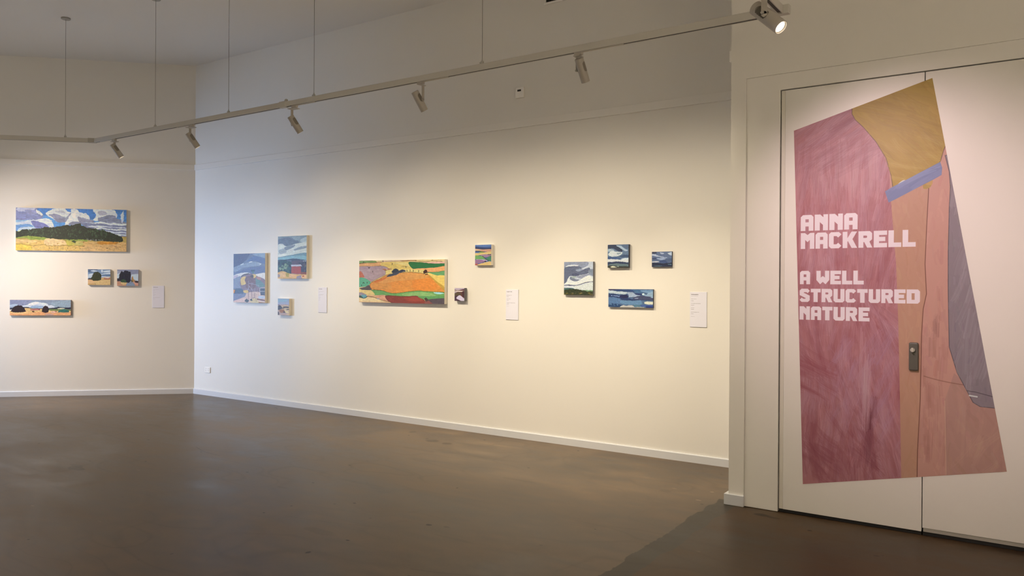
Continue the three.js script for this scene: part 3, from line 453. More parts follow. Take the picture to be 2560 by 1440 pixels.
{ // hill with a mast
  const P = painter(560, 560, [122, 122, 833, 1232], 105, 0.16);
  P.bg('#74829f', 26, -0.4); P.f('#5b6485', [122, 122, 480, 122, 420, 260, 250, 380, 122, 420], { v: 30, dir: -0.7 }); P.f('#8fa3bd', [560, 140, 833, 122, 833, 240, 640, 180]); P.f('#6378a4', [420, 300, 600, 180, 833, 250, 833, 360, 600, 290], { v: 24 }); P.f('#93a2bc', [122, 440, 360, 350, 560, 310, 750, 350, 700, 400, 360, 440, 160, 540], { v: 36, dir: -0.3 }); P.f('#e2e6ea', [470, 320, 520, 298, 560, 310, 500, 330]); P.f('#dfe5ec', [640, 330, 750, 360, 700, 390, 720, 360]); P.f('#d4dae2', [280, 370, 350, 340, 350, 365, 300, 385]);
  P.f('#6a78a0', [122, 560, 300, 500, 500, 440, 833, 420, 833, 560, 600, 590, 350, 560], { v: 24 }); P.f('#e6e1e0', [122, 620, 280, 565, 440, 548, 600, 590, 833, 560, 833, 720, 122, 690], { v: 16 }); P.f('#c5b7c9', [122, 630, 230, 610, 200, 670, 122, 690]);
  P.f('#8a7684', [270, 720, 330, 620, 460, 575, 560, 580, 680, 640, 833, 720, 833, 1000, 560, 1000, 300, 950], { v: 34 }); P.f('#8b93ae', [122, 720, 200, 660, 290, 640, 270, 800, 300, 920, 122, 910], { v: 30, dir: 1.2 }); P.f('#6d8a8e', [590, 680, 720, 720, 833, 850, 700, 880, 560, 760], { v: 34 }); P.f('#7c5f66', [400, 660, 600, 640, 620, 900, 420, 900], { v: 40 }); P.f('#e6c47c', [290, 700, 340, 650, 410, 640, 380, 720, 410, 800, 360, 830, 300, 830], { v: 26 }); P.f('#e2c27d', [560, 590, 620, 590, 640, 640, 590, 680, 560, 640]); P.f('#b48a86', [650, 650, 740, 660, 740, 720, 660, 700]); P.f('#4f4a4a', [510, 620, 570, 610, 580, 660, 520, 660]); P.l('#4d4a50', 14, [300, 640, 360, 600, 470, 575]);
  P.f('#53627c', [160, 920, 330, 920, 340, 1040, 160, 1040]); P.f('#e59a55', [122, 950, 165, 950, 150, 1010, 122, 1020]); P.l('#3a2a2c', 12, [165, 960, 150, 1030]); P.f('#dfbe72', [350, 960, 450, 950, 460, 1010, 370, 1010]); P.f('#7f86a4', [122, 1050, 420, 1040, 400, 1120, 122, 1190], { v: 34 });
  P.f('#d8bcb4', [110, 1210, 380, 1100, 430, 1010, 690, 980, 840, 1080, 840, 1250, 110, 1250], { v: 34 }); P.f('#e8c5bd', [130, 1200, 400, 1130, 470, 1190, 300, 1215]); P.f('#dcc79b', [500, 1210, 560, 1140, 650, 1140, 700, 1200, 833, 1220, 600, 1240]); P.f('#c4cbe0', [690, 1080, 833, 1075, 833, 1130, 700, 1130]); P.l('#6b3b3c', 14, [660, 1150, 833, 1175]); P.l('#8e4c3c', 12, [700, 1225, 833, 1235]);
  P.f('#3c5566', [520, 490, 610, 488, 605, 530, 525, 530], { smooth: false }); P.f('#5a7a78', [545, 530, 590, 530, 585, 570, 545, 570], { smooth: false }); P.l('#67749a', 4, [595, 330, 592, 490]);
  for (const [x, y0, y1] of [[470, 740, 1160], [545, 780, 1140], [608, 900, 1110], [695, 830, 990]]) P.l('#b9b2c0', 6, [x, y0, x, (y0 + y1) / 2]), P.l('#5a4a5c', 6, [x, (y0 + y1) / 2, x, y1]); P.l('#b9b2c0', 6, [440, 960, 490, 860, 560, 960]); P.l('#aaa4b8', 6, [480, 790, 700, 840]);
  P.f('#4f5266', [725, 905, 830, 900, 830, 1060, 740, 1060], { smooth: false }); P.l('#d5d4e0', 9, [720, 1060, 722, 900, 830, 895]); P.l('#d5d4e0', 7, [725, 975, 830, 970]); P.clump(['#44505a', '#5d6a70'], [390, 1190, 430, 1160, 470, 1190, 440, 1215], 8, 12); P.clump(['#44505a'], [510, 1170, 540, 1150, 550, 1180], 6, 10); P.l('#5a4a5c', 5, [560, 1130, 610, 1110, 650, 1200]);
  picture('square painting of a purple hill with a small green mast under a stormy sky', [0.906, 1.543, 1.267, 1.898], 0.04, RAW, P, GAIN_A);
}
{ // red shed
  const P = painter(520, 520, [148, 152, 885, 1250], 106, 0.25);
  P.bg('#8599ac', 24, -0.3); P.f('#6c7d97', [148, 240, 400, 180, 600, 250, 700, 330, 400, 420, 148, 340], { v: 34, dir: -0.2 }); P.f('#90a5b8', [520, 180, 700, 170, 720, 240, 600, 270]); P.f('#aebfca', [720, 260, 885, 190, 885, 340, 760, 330], { v: 26 });
  P.f('#d0d9db', [148, 380, 260, 345, 360, 410, 480, 390, 620, 350, 800, 330, 885, 330, 885, 620, 600, 640, 300, 680, 148, 690], { v: 34, dir: -0.3 }); P.f('#8494ab', [320, 440, 460, 400, 600, 380, 560, 440, 420, 500, 340, 520], { v: 34 }); P.f('#8797ad', [560, 500, 720, 440, 885, 420, 885, 470, 680, 510, 600, 530], { v: 30 }); P.f('#a3b0bf', [160, 520, 300, 480, 380, 560, 220, 610], { v: 30 }); P.f('#e3e8e8', [160, 640, 300, 600, 400, 640, 200, 680]); P.f('#dfe5e5', [180, 400, 280, 380, 320, 440, 200, 470]);
  P.f('#6f93ab', [148, 700, 500, 640, 885, 590, 885, 700, 600, 690, 148, 720]); P.f('#86b3c6', [148, 715, 400, 680, 720, 660, 885, 680, 885, 770, 148, 770], { v: 24 });
  P.f('#3a4b68', [148, 765, 330, 755, 520, 735, 640, 740, 885, 790, 885, 900, 148, 900], { v: 26 }); P.f('#a4adc0', [240, 795, 400, 790, 520, 795, 400, 812, 260, 808]); P.f('#b5bccb', [760, 800, 870, 795, 860, 820, 780, 820]); P.f('#59506a', [520, 800, 760, 790, 860, 900, 500, 900], { v: 30 });
  P.clump(['#2a4a55', '#35606a', '#22384a', '#4b7068', '#203048'], [148, 830, 300, 800, 480, 850, 500, 1090, 300, 1100, 148, 1060], 130, 32); P.clump(['#3a3f58', '#4b4258', '#2f3550', '#7a7a72'], [700, 860, 885, 840, 885, 1080, 760, 1090], 60, 28); P.dabs(['#6f8c74', '#87a088'], [200, 880, 400, 1020], 20, 26, 22);
  P.f('#ab4a45', [505, 935, 745, 940, 748, 1130, 640, 1135, 500, 1115], { smooth: false, v: 18, dir: 1.5 }); P.l('#7e3538', 5, [570, 940, 570, 1120]); P.l('#7e3538', 5, [630, 940, 632, 1125]); P.l('#7e3538', 4, [600, 940, 600, 1120]); P.f('#c0c2d8', [488, 893, 740, 888, 775, 935, 500, 938], { smooth: false, v: 12 }); P.f('#8a4a3e', [750, 1090, 885, 1090, 885, 1140, 740, 1160]);
  P.f('#dcb071', [140, 1110, 230, 1060, 330, 1065, 420, 1110, 640, 1140, 900, 1150, 900, 1270, 140, 1270], { v: 34 }); P.f('#e8bd82', [190, 1110, 340, 1090, 360, 1200, 200, 1190]); P.f('#b09a3c', [360, 1110, 440, 1110, 430, 1200, 370, 1190]); P.f('#e9bd86', [450, 1130, 620, 1160, 660, 1220, 480, 1210]); P.f('#9c93a6', [650, 1190, 760, 1170, 770, 1260, 640, 1250]); P.f('#e7b988', [760, 1180, 885, 1155, 885, 1250, 780, 1250]); P.l('#a2432e', 18, [790, 1190, 820, 1185]); P.f('#9d8e95', [148, 1140, 210, 1150, 190, 1220, 148, 1200]); P.l('#7a8ca4', 4, [742, 540, 745, 860]);
  picture('square painting of a red shed with a pale roof under grey clouds', [1.786, 2.312, 1.575, 2.097], 0.04, RAW, P, GAIN_A);
}
{ // little rocky view
  const P = painter(260, 260, [222, 262, 682, 935], 107, 0.4);
  P.grad('#8fa3c4', '#aeb0cc', 262, 520); P.f('#93b2cc', [222, 300, 600, 300, 560, 380, 222, 400], { v: 26 }); P.f('#7f7b9c', [222, 500, 360, 515, 470, 500, 540, 490, 660, 515, 682, 540, 222, 540]); P.f('#c2a8a4', [222, 540, 682, 530, 682, 940, 222, 940], { v: 40 }); P.f('#cdb79d', [360, 560, 682, 560, 682, 780, 380, 700], { v: 30 });
  P.clump(['#3a3c48', '#4a4a58', '#303238'], [222, 590, 320, 555, 380, 640, 300, 690, 222, 700], 30, 26); P.clump(['#4d4248'], [440, 600, 560, 590, 660, 600, 660, 625, 500, 620], 10, 14); P.l('#4d4044', 22, [400, 655, 480, 640]); P.l('#4a3f44', 22, [580, 700, 670, 690]); P.f('#a8714d', [290, 720, 460, 700, 500, 800, 340, 840], { v: 34 }); P.clump(['#5a4040', '#6a4d48'], [440, 810, 500, 760, 540, 800, 470, 830], 8, 14); P.f('#e3cf9f', [480, 720, 600, 760, 682, 820, 560, 840]); P.f('#b9a0a0', [320, 850, 600, 840, 660, 900, 380, 910]); P.clump(['#4a424a'], [222, 800, 260, 830, 270, 910, 222, 920], 8, 14); P.f('#d8b690', [560, 880, 682, 850, 682, 930]);
  picture('small square painting of pale rocky ground under a lilac sky, below the red shed picture', [1.789, 2.0, 1.123, 1.33], 0.038, RAW, P, GAIN_A);
}
{ // big orange field
  const P = painter(1024, 400, [177, 190, 2225, 1232], 108, 0.12), D = '#6b4a1c';
  P.bg('#e3c374', 14); P.f('#e6c88c', [560, 190, 2240, 185, 2240, 260, 1500, 260, 700, 240], { v: 16 }); P.f('#7c9a55', [177, 195, 560, 195, 600, 235, 300, 245, 177, 245], { line: '#49552a' }); P.f('#cda798', [780, 205, 1200, 200, 1500, 205, 1400, 225, 800, 228]); P.f('#a3703f', [1200, 205, 1560, 195, 1570, 215, 1300, 220]); P.l('#8a6a34', 8, [1560, 215, 1720, 240, 1900, 230, 1960, 205]); P.l('#8a5a34', 8, [1920, 220, 2060, 235, 2170, 240]);
  P.f('#dfa367', [177, 260, 500, 245, 760, 240, 735, 325, 400, 340, 177, 340], { line: D, v: 16 }); P.f('#e5c267', [765, 235, 1400, 235, 1520, 400, 1000, 410, 820, 345, 740, 330], { v: 18 }); P.f('#e9cf80', [1000, 250, 1380, 250, 1480, 380, 1300, 320]);
  P.f('#1f6f37', [1405, 250, 1720, 255, 1900, 290, 2235, 280, 2235, 345, 2000, 375, 1780, 395, 1510, 400], { line: '#1c4a22', v: 16 }); P.f('#e7b09c', [1720, 250, 2235, 250, 2235, 280, 2000, 290, 1800, 270]);
  P.f('#efa768', [1540, 405, 2000, 380, 2235, 345, 2235, 460, 2000, 490, 1860, 490, 1780, 430, 1520, 440], { v: 16 }); P.f('#e7cb78', [820, 440, 1000, 415, 1520, 420, 1780, 440, 1790, 530, 1300, 490, 850, 560], { v: 16 });
  P.f('#67a063', [1850, 490, 2050, 490, 2235, 455, 2235, 560, 2050, 570, 1900, 530], { line: '#4b7a44', v: 18 }); P.f('#edc866', [1850, 510, 2050, 565, 2235, 575, 2235, 850, 2080, 720], { v: 16 });
  P.f('#b29596', [177, 340, 500, 330, 790, 330, 940, 400, 990, 415, 850, 440, 830, 540, 640, 640, 470, 720, 320, 640, 250, 490, 177, 460], { line: '#8c6f60', v: 20 }); P.f('#a98d93', [177, 350, 780, 335, 800, 400, 177, 420]); P.f('#b4673f', [760, 400, 900, 395, 990, 410, 830, 430]); P.f('#c26a4c', [177, 470, 240, 470, 310, 600, 177, 610], { v: 20 });
  P.f('#5fa981', [177, 630, 320, 625, 470, 715, 450, 780, 330, 850, 177, 860], { v: 20 }); P.f('#dfc48f', [177, 850, 330, 845, 440, 790, 440, 830, 177, 880]); P.f('#5a4a45', [177, 890, 330, 850, 430, 800, 510, 905, 420, 940, 300, 930], { v: 16 });
  P.f('#e38f3a', [450, 790, 520, 725, 720, 640, 900, 540, 1380, 485, 1600, 500, 1840, 540, 1960, 640, 2120, 800, 2240, 900, 2240, 970, 1980, 955, 1600, 935, 1350, 965, 1080, 1000, 900, 975, 760, 935, 500, 905], { line: D, v: 22, bw: 9 }); P.f('#e29a4d', [640, 690, 960, 570, 1380, 490, 1820, 540, 1800, 620, 1400, 680, 1100, 700, 800, 760], { v: 20, bw: 9 }); P.f('#d6732f', [560, 715, 740, 640, 900, 600, 780, 680, 620, 740], { v: 20 }); P.f('#e88a33', [1500, 700, 1900, 640, 2060, 800, 2000, 900, 1560, 900], { v: 16, bw: 9 }); P.f('#dd9240', [480, 780, 900, 760, 1000, 880, 560, 890], { v: 18 });
  P.f('#c69a3a', [1850, 540, 1900, 570, 2080, 720, 2235, 850, 2235, 930, 2130, 830, 1960, 660], { v: 16 });
  P.f('#6fa357', [490, 930, 760, 935, 900, 975, 1080, 1000, 1350, 965, 1600, 935, 2000, 955, 2240, 960, 2240, 1060, 1660, 1055, 1000, 1065, 590, 1050], { v: 26, line: '#5b6b2c' }); P.f('#8db56a', [1300, 990, 1700, 960, 1980, 1000, 2000, 1050, 1300, 1050]); P.f('#aee0dc', [1980, 965, 2080, 955, 2220, 985, 2120, 1000, 2020, 995]);
  P.f('#e5c67c', [177, 930, 480, 940, 580, 1050, 400, 1065, 177, 1000], { v: 20 }); P.f('#dfb07f', [177, 1060, 600, 1050, 860, 1050, 1000, 1225, 177, 1225], { v: 30 }); P.f('#e0a07d', [580, 1075, 830, 1050, 960, 1190, 800, 1170]); P.f('#efcf96', [200, 1130, 600, 1120, 800, 1215, 200, 1215]);
  P.f('#8c382b', [850, 1060, 1300, 1070, 1620, 1060, 1740, 1120, 1800, 1190, 1820, 1210, 1600, 1240, 1000, 1225], { line: '#5d241c', v: 18 }); P.f('#a04334', [1300, 1080, 1620, 1080, 1740, 1170, 1400, 1180]); P.f('#5f9a58', [1630, 1060, 2240, 1065, 2240, 1110, 1980, 1120, 1800, 1140], { v: 20 }); P.f('#57494f', [1840, 1140, 2050, 1110, 2240, 1100, 2240, 1250, 1950, 1250], { v: 14 }); P.f('#8f5048', [1780, 1170, 1860, 1150, 1980, 1250, 1800, 1245]); P.clump(['#463a33'], [1780, 1120, 1810, 1100, 1850, 1150, 1810, 1165], 8, 16);
  P.f('#9d8b92', [177, 990, 260, 995, 380, 1050, 177, 1060]); P.f('#6ba3a8', [230, 1050, 360, 1045, 370, 1110, 290, 1130]); P.f('#3b5a4c', [177, 1060, 240, 1080, 300, 1130, 380, 1080, 410, 1075, 330, 1140, 177, 1110]); P.l('#7a5430', 12, [400, 1080, 520, 1095, 650, 1130]); P.l('#7a5430', 9, [700, 1150, 780, 1175, 940, 1205]); P.f('#a9a19c', [630, 1130, 690, 1125, 700, 1155, 640, 1155]);
  P.clump(['#252f3e', '#2e3b4a', '#1c242e'], [1005, 480, 1040, 430, 1090, 412, 1150, 430, 1150, 480, 1030, 490], 30, 16); P.clump(['#2a3242', '#354052'], [1170, 460, 1230, 435, 1300, 440, 1320, 460, 1200, 470], 20, 14); P.f('#3b4252', [870, 590, 960, 530, 1100, 490, 1200, 470, 1170, 520, 1080, 550, 960, 585]); P.l('#3b4252', 12, [1100, 550, 1200, 490, 1300, 465]);
  for (const [x, y] of [[1365, 450], [1440, 445], [1515, 455], [1640, 462], [525, 465], [385, 740], [240, 810], [1005, 280], [780, 215], [290, 228]]) P.l('#2f2a1c', 13, [x, y - 14, x, y + 14]); P.l('#2f2a1c', 10, [410, 350, 430, 385, 450, 350]); P.l('#2c3a24', 14, [270, 750, 290, 735, 310, 755]); P.l('#5a5238', 6, [1230, 345, 1380, 350]); P.l('#2f2a1c', 14, [1340, 350, 1340, 368]);
  P.clump(['#3a1712', '#4a1f18'], [1755, 480, 1790, 440, 1820, 450, 1830, 490, 1780, 500], 12, 16); P.l('#3a1712', 14, [1760, 510, 1860, 490]); P.l('#3a1712', 14, [1800, 545, 1840, 530]); P.l('#6b3b20', 9, [820, 440, 880, 430]); P.f('#efe0c0', [850, 415, 900, 410, 890, 425]);
  picture('large painting of a bright orange field among green, red and mauve fields', [3.202, 4.454, 1.307, 1.779], 0.044, RAW, P, GAIN_B);
}
{ // small coloured fields
  const P = painter(260, 260, [50, 85, 328, 433], 109, 0.2);
  P.bg('#3f5f9c', 30); P.f('#5d7db4', [50, 80, 328, 80, 328, 110, 200, 120, 50, 100]); P.f('#20305e', [50, 120, 140, 130, 240, 140, 328, 140, 328, 170, 180, 165, 50, 150], { v: 26 }); P.f('#d19a7e', [50, 150, 180, 165, 328, 165, 328, 215, 200, 200, 50, 185], { v: 30 }); P.f('#e8c8a0', [50, 165, 120, 170, 160, 185, 50, 185]); P.l('#5a4432', 9, [60, 190, 130, 190, 210, 212]); P.f('#7f9a4e', [110, 215, 160, 200, 210, 218, 160, 232]);
  P.f('#e2c27a', [50, 225, 150, 225, 328, 200, 328, 245, 200, 250, 50, 270], { v: 30 }); P.f('#a37f9c', [140, 265, 200, 250, 328, 250, 328, 275, 230, 300], { v: 22 }); P.l('#4a3a36', 8, [270, 255, 320, 258]); P.f('#6fa55e', [50, 270, 160, 275, 210, 300, 240, 335, 140, 330, 50, 330], { v: 22, line: '#3b4a32' }); P.f('#3c8062', [240, 320, 328, 275, 328, 355, 290, 360], { v: 20, line: '#2c4a3a' }); P.l('#3b4a3a', 9, [180, 280, 240, 330, 285, 360]); P.f('#d3b9cf', [60, 330, 180, 335, 270, 355, 200, 360]); P.f('#9a6f92', [50, 345, 130, 335, 220, 360, 190, 385, 90, 405, 50, 420], { v: 22 }); P.f('#e3bd76', [100, 420, 200, 390, 300, 370, 328, 380, 328, 440, 100, 440], { v: 24 }); P.f('#b5584a', [50, 410, 100, 405, 80, 440, 50, 440]); P.clump(['#3a2a30'], [215, 365, 235, 362, 235, 378], 4, 7); P.l('#3a2a30', 8, [192, 380, 190, 395]);
  picture('small square painting of striped coloured fields below a blue ridge', [4.848, 5.052, 1.71, 1.919], 0.038, RAW, P, GAIN_B);
}
{ // tiny dark purple one
  const P = painter(220, 220, [1475, 748, 1605, 920], 110, 0.5);
  P.bg('#c9b3bb', 20); P.f('#5a3038', [1475, 770, 1520, 778, 1605, 760, 1605, 785, 1475, 785]); P.f('#e0cbb8', [1475, 783, 1605, 785, 1605, 795, 1475, 795]); P.f('#6a3a34', [1475, 800, 1560, 800, 1605, 800, 1605, 850, 1560, 880, 1500, 800]); P.f('#5d4c36', [1475, 820, 1520, 805, 1560, 815, 1550, 860, 1475, 870], { v: 24 }); P.f('#44283c', [1475, 860, 1520, 850, 1500, 890, 1475, 920]); P.f('#dccbe0', [1505, 870, 1540, 845, 1570, 860, 1605, 905, 1580, 920, 1520, 900, 1500, 885]); P.f('#4a2c3c', [1475, 890, 1520, 900, 1560, 925, 1475, 925]); P.f('#4a2a30', [1575, 800, 1605, 790, 1605, 880, 1580, 860]);
  picture('tiny dark maroon painting with a pale pool, right of the orange field picture', [4.587, 4.716, 1.344, 1.478], 0.042, SLATE, P, GAIN_B);
}
{ // tall storm cloud
  const P = painter(380, 380, [130, 190, 1082, 1275], 111, 0.6);
  P.bg('#b9bab8', 16); P.f('#8a8d98', [130, 190, 600, 190, 920, 200, 900, 330, 740, 400, 560, 330, 300, 320, 130, 390], { v: 34, dir: -0.3 }); P.f('#d2d0c9', [160, 380, 240, 310, 420, 280, 600, 290, 560, 330, 300, 330]); P.f('#5b6070', [130, 420, 260, 345, 500, 330, 700, 360, 720, 450, 960, 380, 980, 500, 900, 580, 700, 620, 540, 660, 320, 660, 250, 760, 200, 880, 130, 900], { v: 34, dir: -0.3 }); P.f('#8d939e', [520, 450, 660, 420, 740, 450, 640, 510, 560, 500], { v: 26 }); P.f('#4a4f63', [420, 560, 620, 560, 600, 650, 400, 640], { v: 20 }); P.f('#c3c3c2', [760, 400, 860, 340, 920, 320, 880, 380, 790, 430]); P.f('#7c828c', [930, 480, 1080, 430, 1082, 650, 960, 600], { v: 34 });
  P.f('#8d8e97', [540, 680, 760, 620, 980, 580, 900, 680, 700, 740], { v: 26 }); P.f('#dcd8cc', [300, 800, 500, 840, 640, 800, 760, 720, 950, 640, 1040, 690, 1082, 700, 1082, 840, 860, 860, 700, 920, 480, 940, 200, 930, 130, 920], { v: 22 }); P.f('#d9d6d8', [240, 800, 290, 700, 330, 680, 320, 800, 470, 860, 440, 880, 300, 850]); P.f('#71757f', [310, 740, 360, 680, 520, 760, 640, 780, 540, 835, 400, 810], { v: 26 }); P.f('#9aa297', [380, 680, 480, 655, 540, 700, 420, 730]);
  P.f('#6d6b78', [130, 950, 300, 940, 480, 960, 640, 930, 840, 850, 1082, 830, 1082, 855, 840, 880, 640, 955, 440, 980, 130, 970]); P.f('#cfcdbd', [480, 990, 700, 950, 860, 890, 1082, 860, 1082, 1140, 760, 1110, 480, 1090], { v: 14 }); P.f('#d2d0dc', [130, 980, 380, 990, 480, 1040, 380, 1050, 130, 1020]); P.f('#3e5a54', [130, 1060, 340, 1045, 480, 1080, 480, 1120, 130, 1120]); P.f('#7f9a70', [740, 1120, 1082, 1120, 1082, 1180, 860, 1170]);
  P.clump(['#262e18', '#33391c', '#3c3a1c', '#1d2418'], [120, 1160, 300, 1110, 520, 1110, 700, 1140, 900, 1180, 1090, 1180, 1090, 1290, 120, 1290], 160, 30); P.dabs(['#6b5e20', '#5a4a1c', '#7c6a40'], [140, 1200, 1080, 1270], 40, 30, 10);
  picture('square painting of a heavy grey cloud over a thin strip of dark land', [5.897, 6.208, 1.422, 1.732], 0.03, SLATE, P, GAIN_C);
}
{ // blue storm
  const P = painter(280, 280, [187, 150, 858, 885], 112, 0.9);
  P.bg('#5f7486', 34, 0.3); P.f('#26344a', [187, 160, 440, 155, 560, 230, 660, 330, 640, 380, 500, 350, 360, 270, 187, 270], { v: 24, dir: 0.5 }); P.f('#a9b7bc', [470, 180, 620, 190, 720, 280, 840, 340, 760, 370, 640, 290, 520, 220], { v: 30, dir: 0.5 }); P.f('#54667c', [640, 170, 858, 160, 858, 280, 740, 270], { v: 26 }); P.f('#a3afae', [187, 300, 320, 290, 400, 340, 300, 370, 187, 360]); P.f('#c9cbc2', [200, 460, 260, 380, 340, 350, 470, 380, 660, 395, 640, 460, 500, 520, 340, 530, 240, 510], { v: 30 }); P.f('#8b989a', [480, 420, 620, 410, 600, 450, 520, 470]); P.f('#364c66', [560, 520, 700, 480, 858, 480, 858, 560, 640, 560], { v: 26 }); P.f('#2f4a70', [187, 530, 330, 545, 520, 560, 640, 600, 400, 605, 187, 600], { v: 22 });
  P.f('#cdc9bd', [187, 615, 400, 620, 650, 640, 858, 590, 858, 720, 600, 700, 187, 700], { v: 20 }); P.f('#c9cfd8', [640, 610, 858, 580, 858, 640, 660, 640]); P.f('#20304a', [187, 715, 330, 705, 470, 690, 640, 705, 858, 740, 858, 800, 187, 800], { v: 18 }); P.f('#5c6d6a', [240, 780, 480, 750, 640, 770, 858, 780, 858, 840, 300, 830], { v: 34 }); P.f('#2a2f2a', [187, 820, 360, 820, 600, 840, 858, 850, 858, 890, 187, 890], { v: 20 }); P.f('#d8cfa6', [285, 860, 360, 838, 430, 850, 480, 880, 330, 885]); P.f('#8d9a84', [480, 840, 560, 830, 540, 860]);
  picture('small square painting of dark blue clouds with a pale band of horizon', [6.359, 6.569, 1.674, 1.883], 0.034, NAVY, P, GAIN_C);
}
{ // small blue sky, landscape format
  const P = painter(280, 210, [1582, 375, 2222, 862], 113, 0.9);
  P.bg('#5a6880', 30, 0.2); P.f('#2f3448', [1582, 380, 1720, 385, 1740, 430, 1582, 430]); P.f('#b0b3bb', [1590, 450, 1680, 450, 1780, 500, 1900, 530, 1840, 540, 1700, 520, 1590, 490], { dir: 0.4, v: 26 }); P.f('#a5abb6', [1850, 400, 1960, 420, 1960, 450, 1880, 450]); P.f('#b9c1c8', [2090, 430, 2222, 400, 2222, 500, 2150, 480], { v: 20 }); P.f('#9ba3b0', [1800, 500, 1940, 540, 2100, 570, 1980, 580, 1840, 550]); P.f('#3a4764', [1582, 580, 1700, 560, 1800, 600, 1700, 630, 1582, 620]); P.f('#98a2b2', [1720, 590, 1900, 580, 2040, 600, 1900, 640]); P.f('#46566f', [1940, 640, 2222, 590, 2222, 700, 1980, 700], { v: 26 }); P.f('#cfc8c0', [1582, 690, 1780, 680, 1800, 705, 1582, 715]); P.f('#35486a', [1840, 670, 1980, 650, 2100, 740, 1860, 730]);
  P.f('#16223a', [1582, 735, 1800, 735, 2000, 750, 2222, 730, 2222, 850, 1582, 850], { v: 18 }); P.f('#4a6168', [1640, 830, 1820, 815, 1940, 830, 1760, 850]); P.f('#55727a', [2090, 770, 2210, 770, 2200, 800, 2120, 790]); P.f('#2b3040', [1582, 845, 2222, 845, 2222, 870, 1582, 870]);
  picture('smallest dark blue cloud painting, wider than tall, nearest the door', [6.789, 6.977, 1.677, 1.811], 0.022, NAVY, P, GAIN_C);
}
{ // wide blue bands
  const P = painter(560, 210, [255, 215, 2165, 1015], 114, 0.55);
  P.bg('#4a6079', 26); P.f('#2c2b4c', [255, 215, 700, 215, 900, 260, 640, 300, 255, 270]); P.f('#2c4266', [500, 250, 1300, 240, 1450, 340, 1000, 320, 600, 310], { v: 20 }); P.f('#3f617e', [1300, 240, 1700, 250, 1720, 380, 1500, 380], { v: 24 }); P.f('#b5bcb6', [255, 280, 420, 275, 640, 330, 960, 325, 1100, 380, 960, 440, 600, 420, 255, 380], { v: 22 }); P.f('#9ba4ac', [1060, 380, 1160, 345, 1330, 370, 1450, 460, 1620, 480, 1500, 530, 1280, 560, 1140, 570, 1150, 480], { v: 24 }); P.f('#22335c', [1400, 390, 1700, 410, 1720, 470, 1480, 470], { v: 16 }); P.f('#8ca1ab', [1720, 430, 1760, 390, 1800, 430, 1900, 450, 1980, 350, 2165, 290, 2165, 560, 1900, 540], { v: 26 }); P.f('#6d8aa0', [1640, 260, 2165, 240, 2165, 300, 1900, 380]); P.f('#c9d6de', [1710, 440, 1740, 390, 1790, 410, 1750, 470]);
  P.f('#1f3458', [255, 430, 500, 420, 760, 480, 1050, 460, 1120, 600, 1400, 650, 2165, 600, 2165, 700, 1500, 690, 1200, 730, 900, 710, 700, 600, 255, 560], { v: 18 }); P.f('#1b2146', [760, 480, 1080, 470, 1100, 600, 800, 600], { v: 14 }); P.f('#3d4158', [1350, 570, 1700, 490, 2165, 580, 2165, 680, 1400, 660], { v: 18 }); P.f('#93a4c0', [490, 490, 740, 510, 740, 540, 520, 525]); P.f('#93a4c0', [375, 485, 430, 480, 430, 515, 380, 515]); P.f('#8d92a4', [1390, 600, 1560, 590, 1520, 625, 1400, 635]); P.f('#a5b6c8', [2040, 580, 2165, 560, 2165, 590]);
  P.f('#52708e', [255, 600, 600, 590, 760, 680, 800, 860, 255, 860], { v: 24, dir: 0.6 }); P.f('#5f7f97', [820, 720, 1400, 720, 1650, 710, 1700, 880, 1300, 900, 820, 870], { v: 22 }); P.f('#d5cfae', [1790, 800, 1860, 750, 2165, 760, 2165, 870, 1850, 860], { v: 12 }); P.f('#3e5484', [1700, 890, 2165, 870, 2165, 950, 1700, 970]); P.f('#172d66', [1850, 960, 1980, 930, 2165, 970, 2165, 1020, 1900, 1015]); P.f('#1e3c5e', [255, 870, 560, 860, 840, 930, 700, 1010, 255, 990], { v: 24 }); P.f('#b8b09f', [760, 1000, 900, 930, 1040, 950, 1160, 925, 1340, 945, 1400, 990, 1740, 1000, 1740, 1020, 760, 1020], { v: 18 }); P.f('#4d707a', [1340, 900, 1600, 900, 1640, 980, 1420, 970]); P.dabs(['#8fb0c0'], [280, 860, 760, 960], 8, 26, 8);
  picture('wide dark blue painting of banded clouds, lowest picture near the door', [6.364, 6.804, 1.316, 1.48], 0.024, NAVY, P, GAIN_C);
}

// ---------------------------------------------------------------- caption cards beside the pictures: fine print too small to read
function caption(label, x0, y0, left, seed, rows, tone = '#e2e4f6') {
  const cv = document.createElement('canvas'); cv.width = 256; cv.height = 512; const g = cv.getContext('2d'), R = rng(seed);
  g.fillStyle = tone; g.fillRect(0, 0, 256, 512);
  for (const [y, w, a, h] of rows) { g.fillStyle = `rgba(60,56,66,${a})`; let x = 16; while (x < 16 + w) { const q = 4 + R() * 9; g.fillRect(x, y - h / 2 + R() * 1.5, Math.min(q, 16 + w - x), h * (0.7 + R() * 0.3)); x += q + (R() < 0.2 ? 5 : 1.5); } }
  const map = new THREE.CanvasTexture(cv); map.colorSpace = THREE.SRGBColorSpace; map.magFilter = THREE.LinearFilter;
  const t = thing('caption_card', label, 'wall label', [0, 0, 0], 'white caption cards beside the paintings'); const w = 0.15, h = 0.3;
  if (left) { t.position.copy(new THREE.Vector3(x0 + w / 2, y0 + h / 2, 0).applyAxisAngle(new THREE.Vector3(0, 1, 0), LEFT)); t.rotation.y = LEFT; } else t.position.set(x0 + w / 2, y0 + h / 2, 0);
  mesh('backing_board', rbox(-w / 2, w / 2, -h / 2, h / 2, 0.0008, 0.0062, 0.0012), std(card, 0.6), t);
  mesh('printed_face', new THREE.PlaneGeometry(w - 0.0024, h - 0.0024).translate(0, 0, 0.0064), new THREE.MeshStandardMaterial({ map, roughness: 0.6 }), t);
}
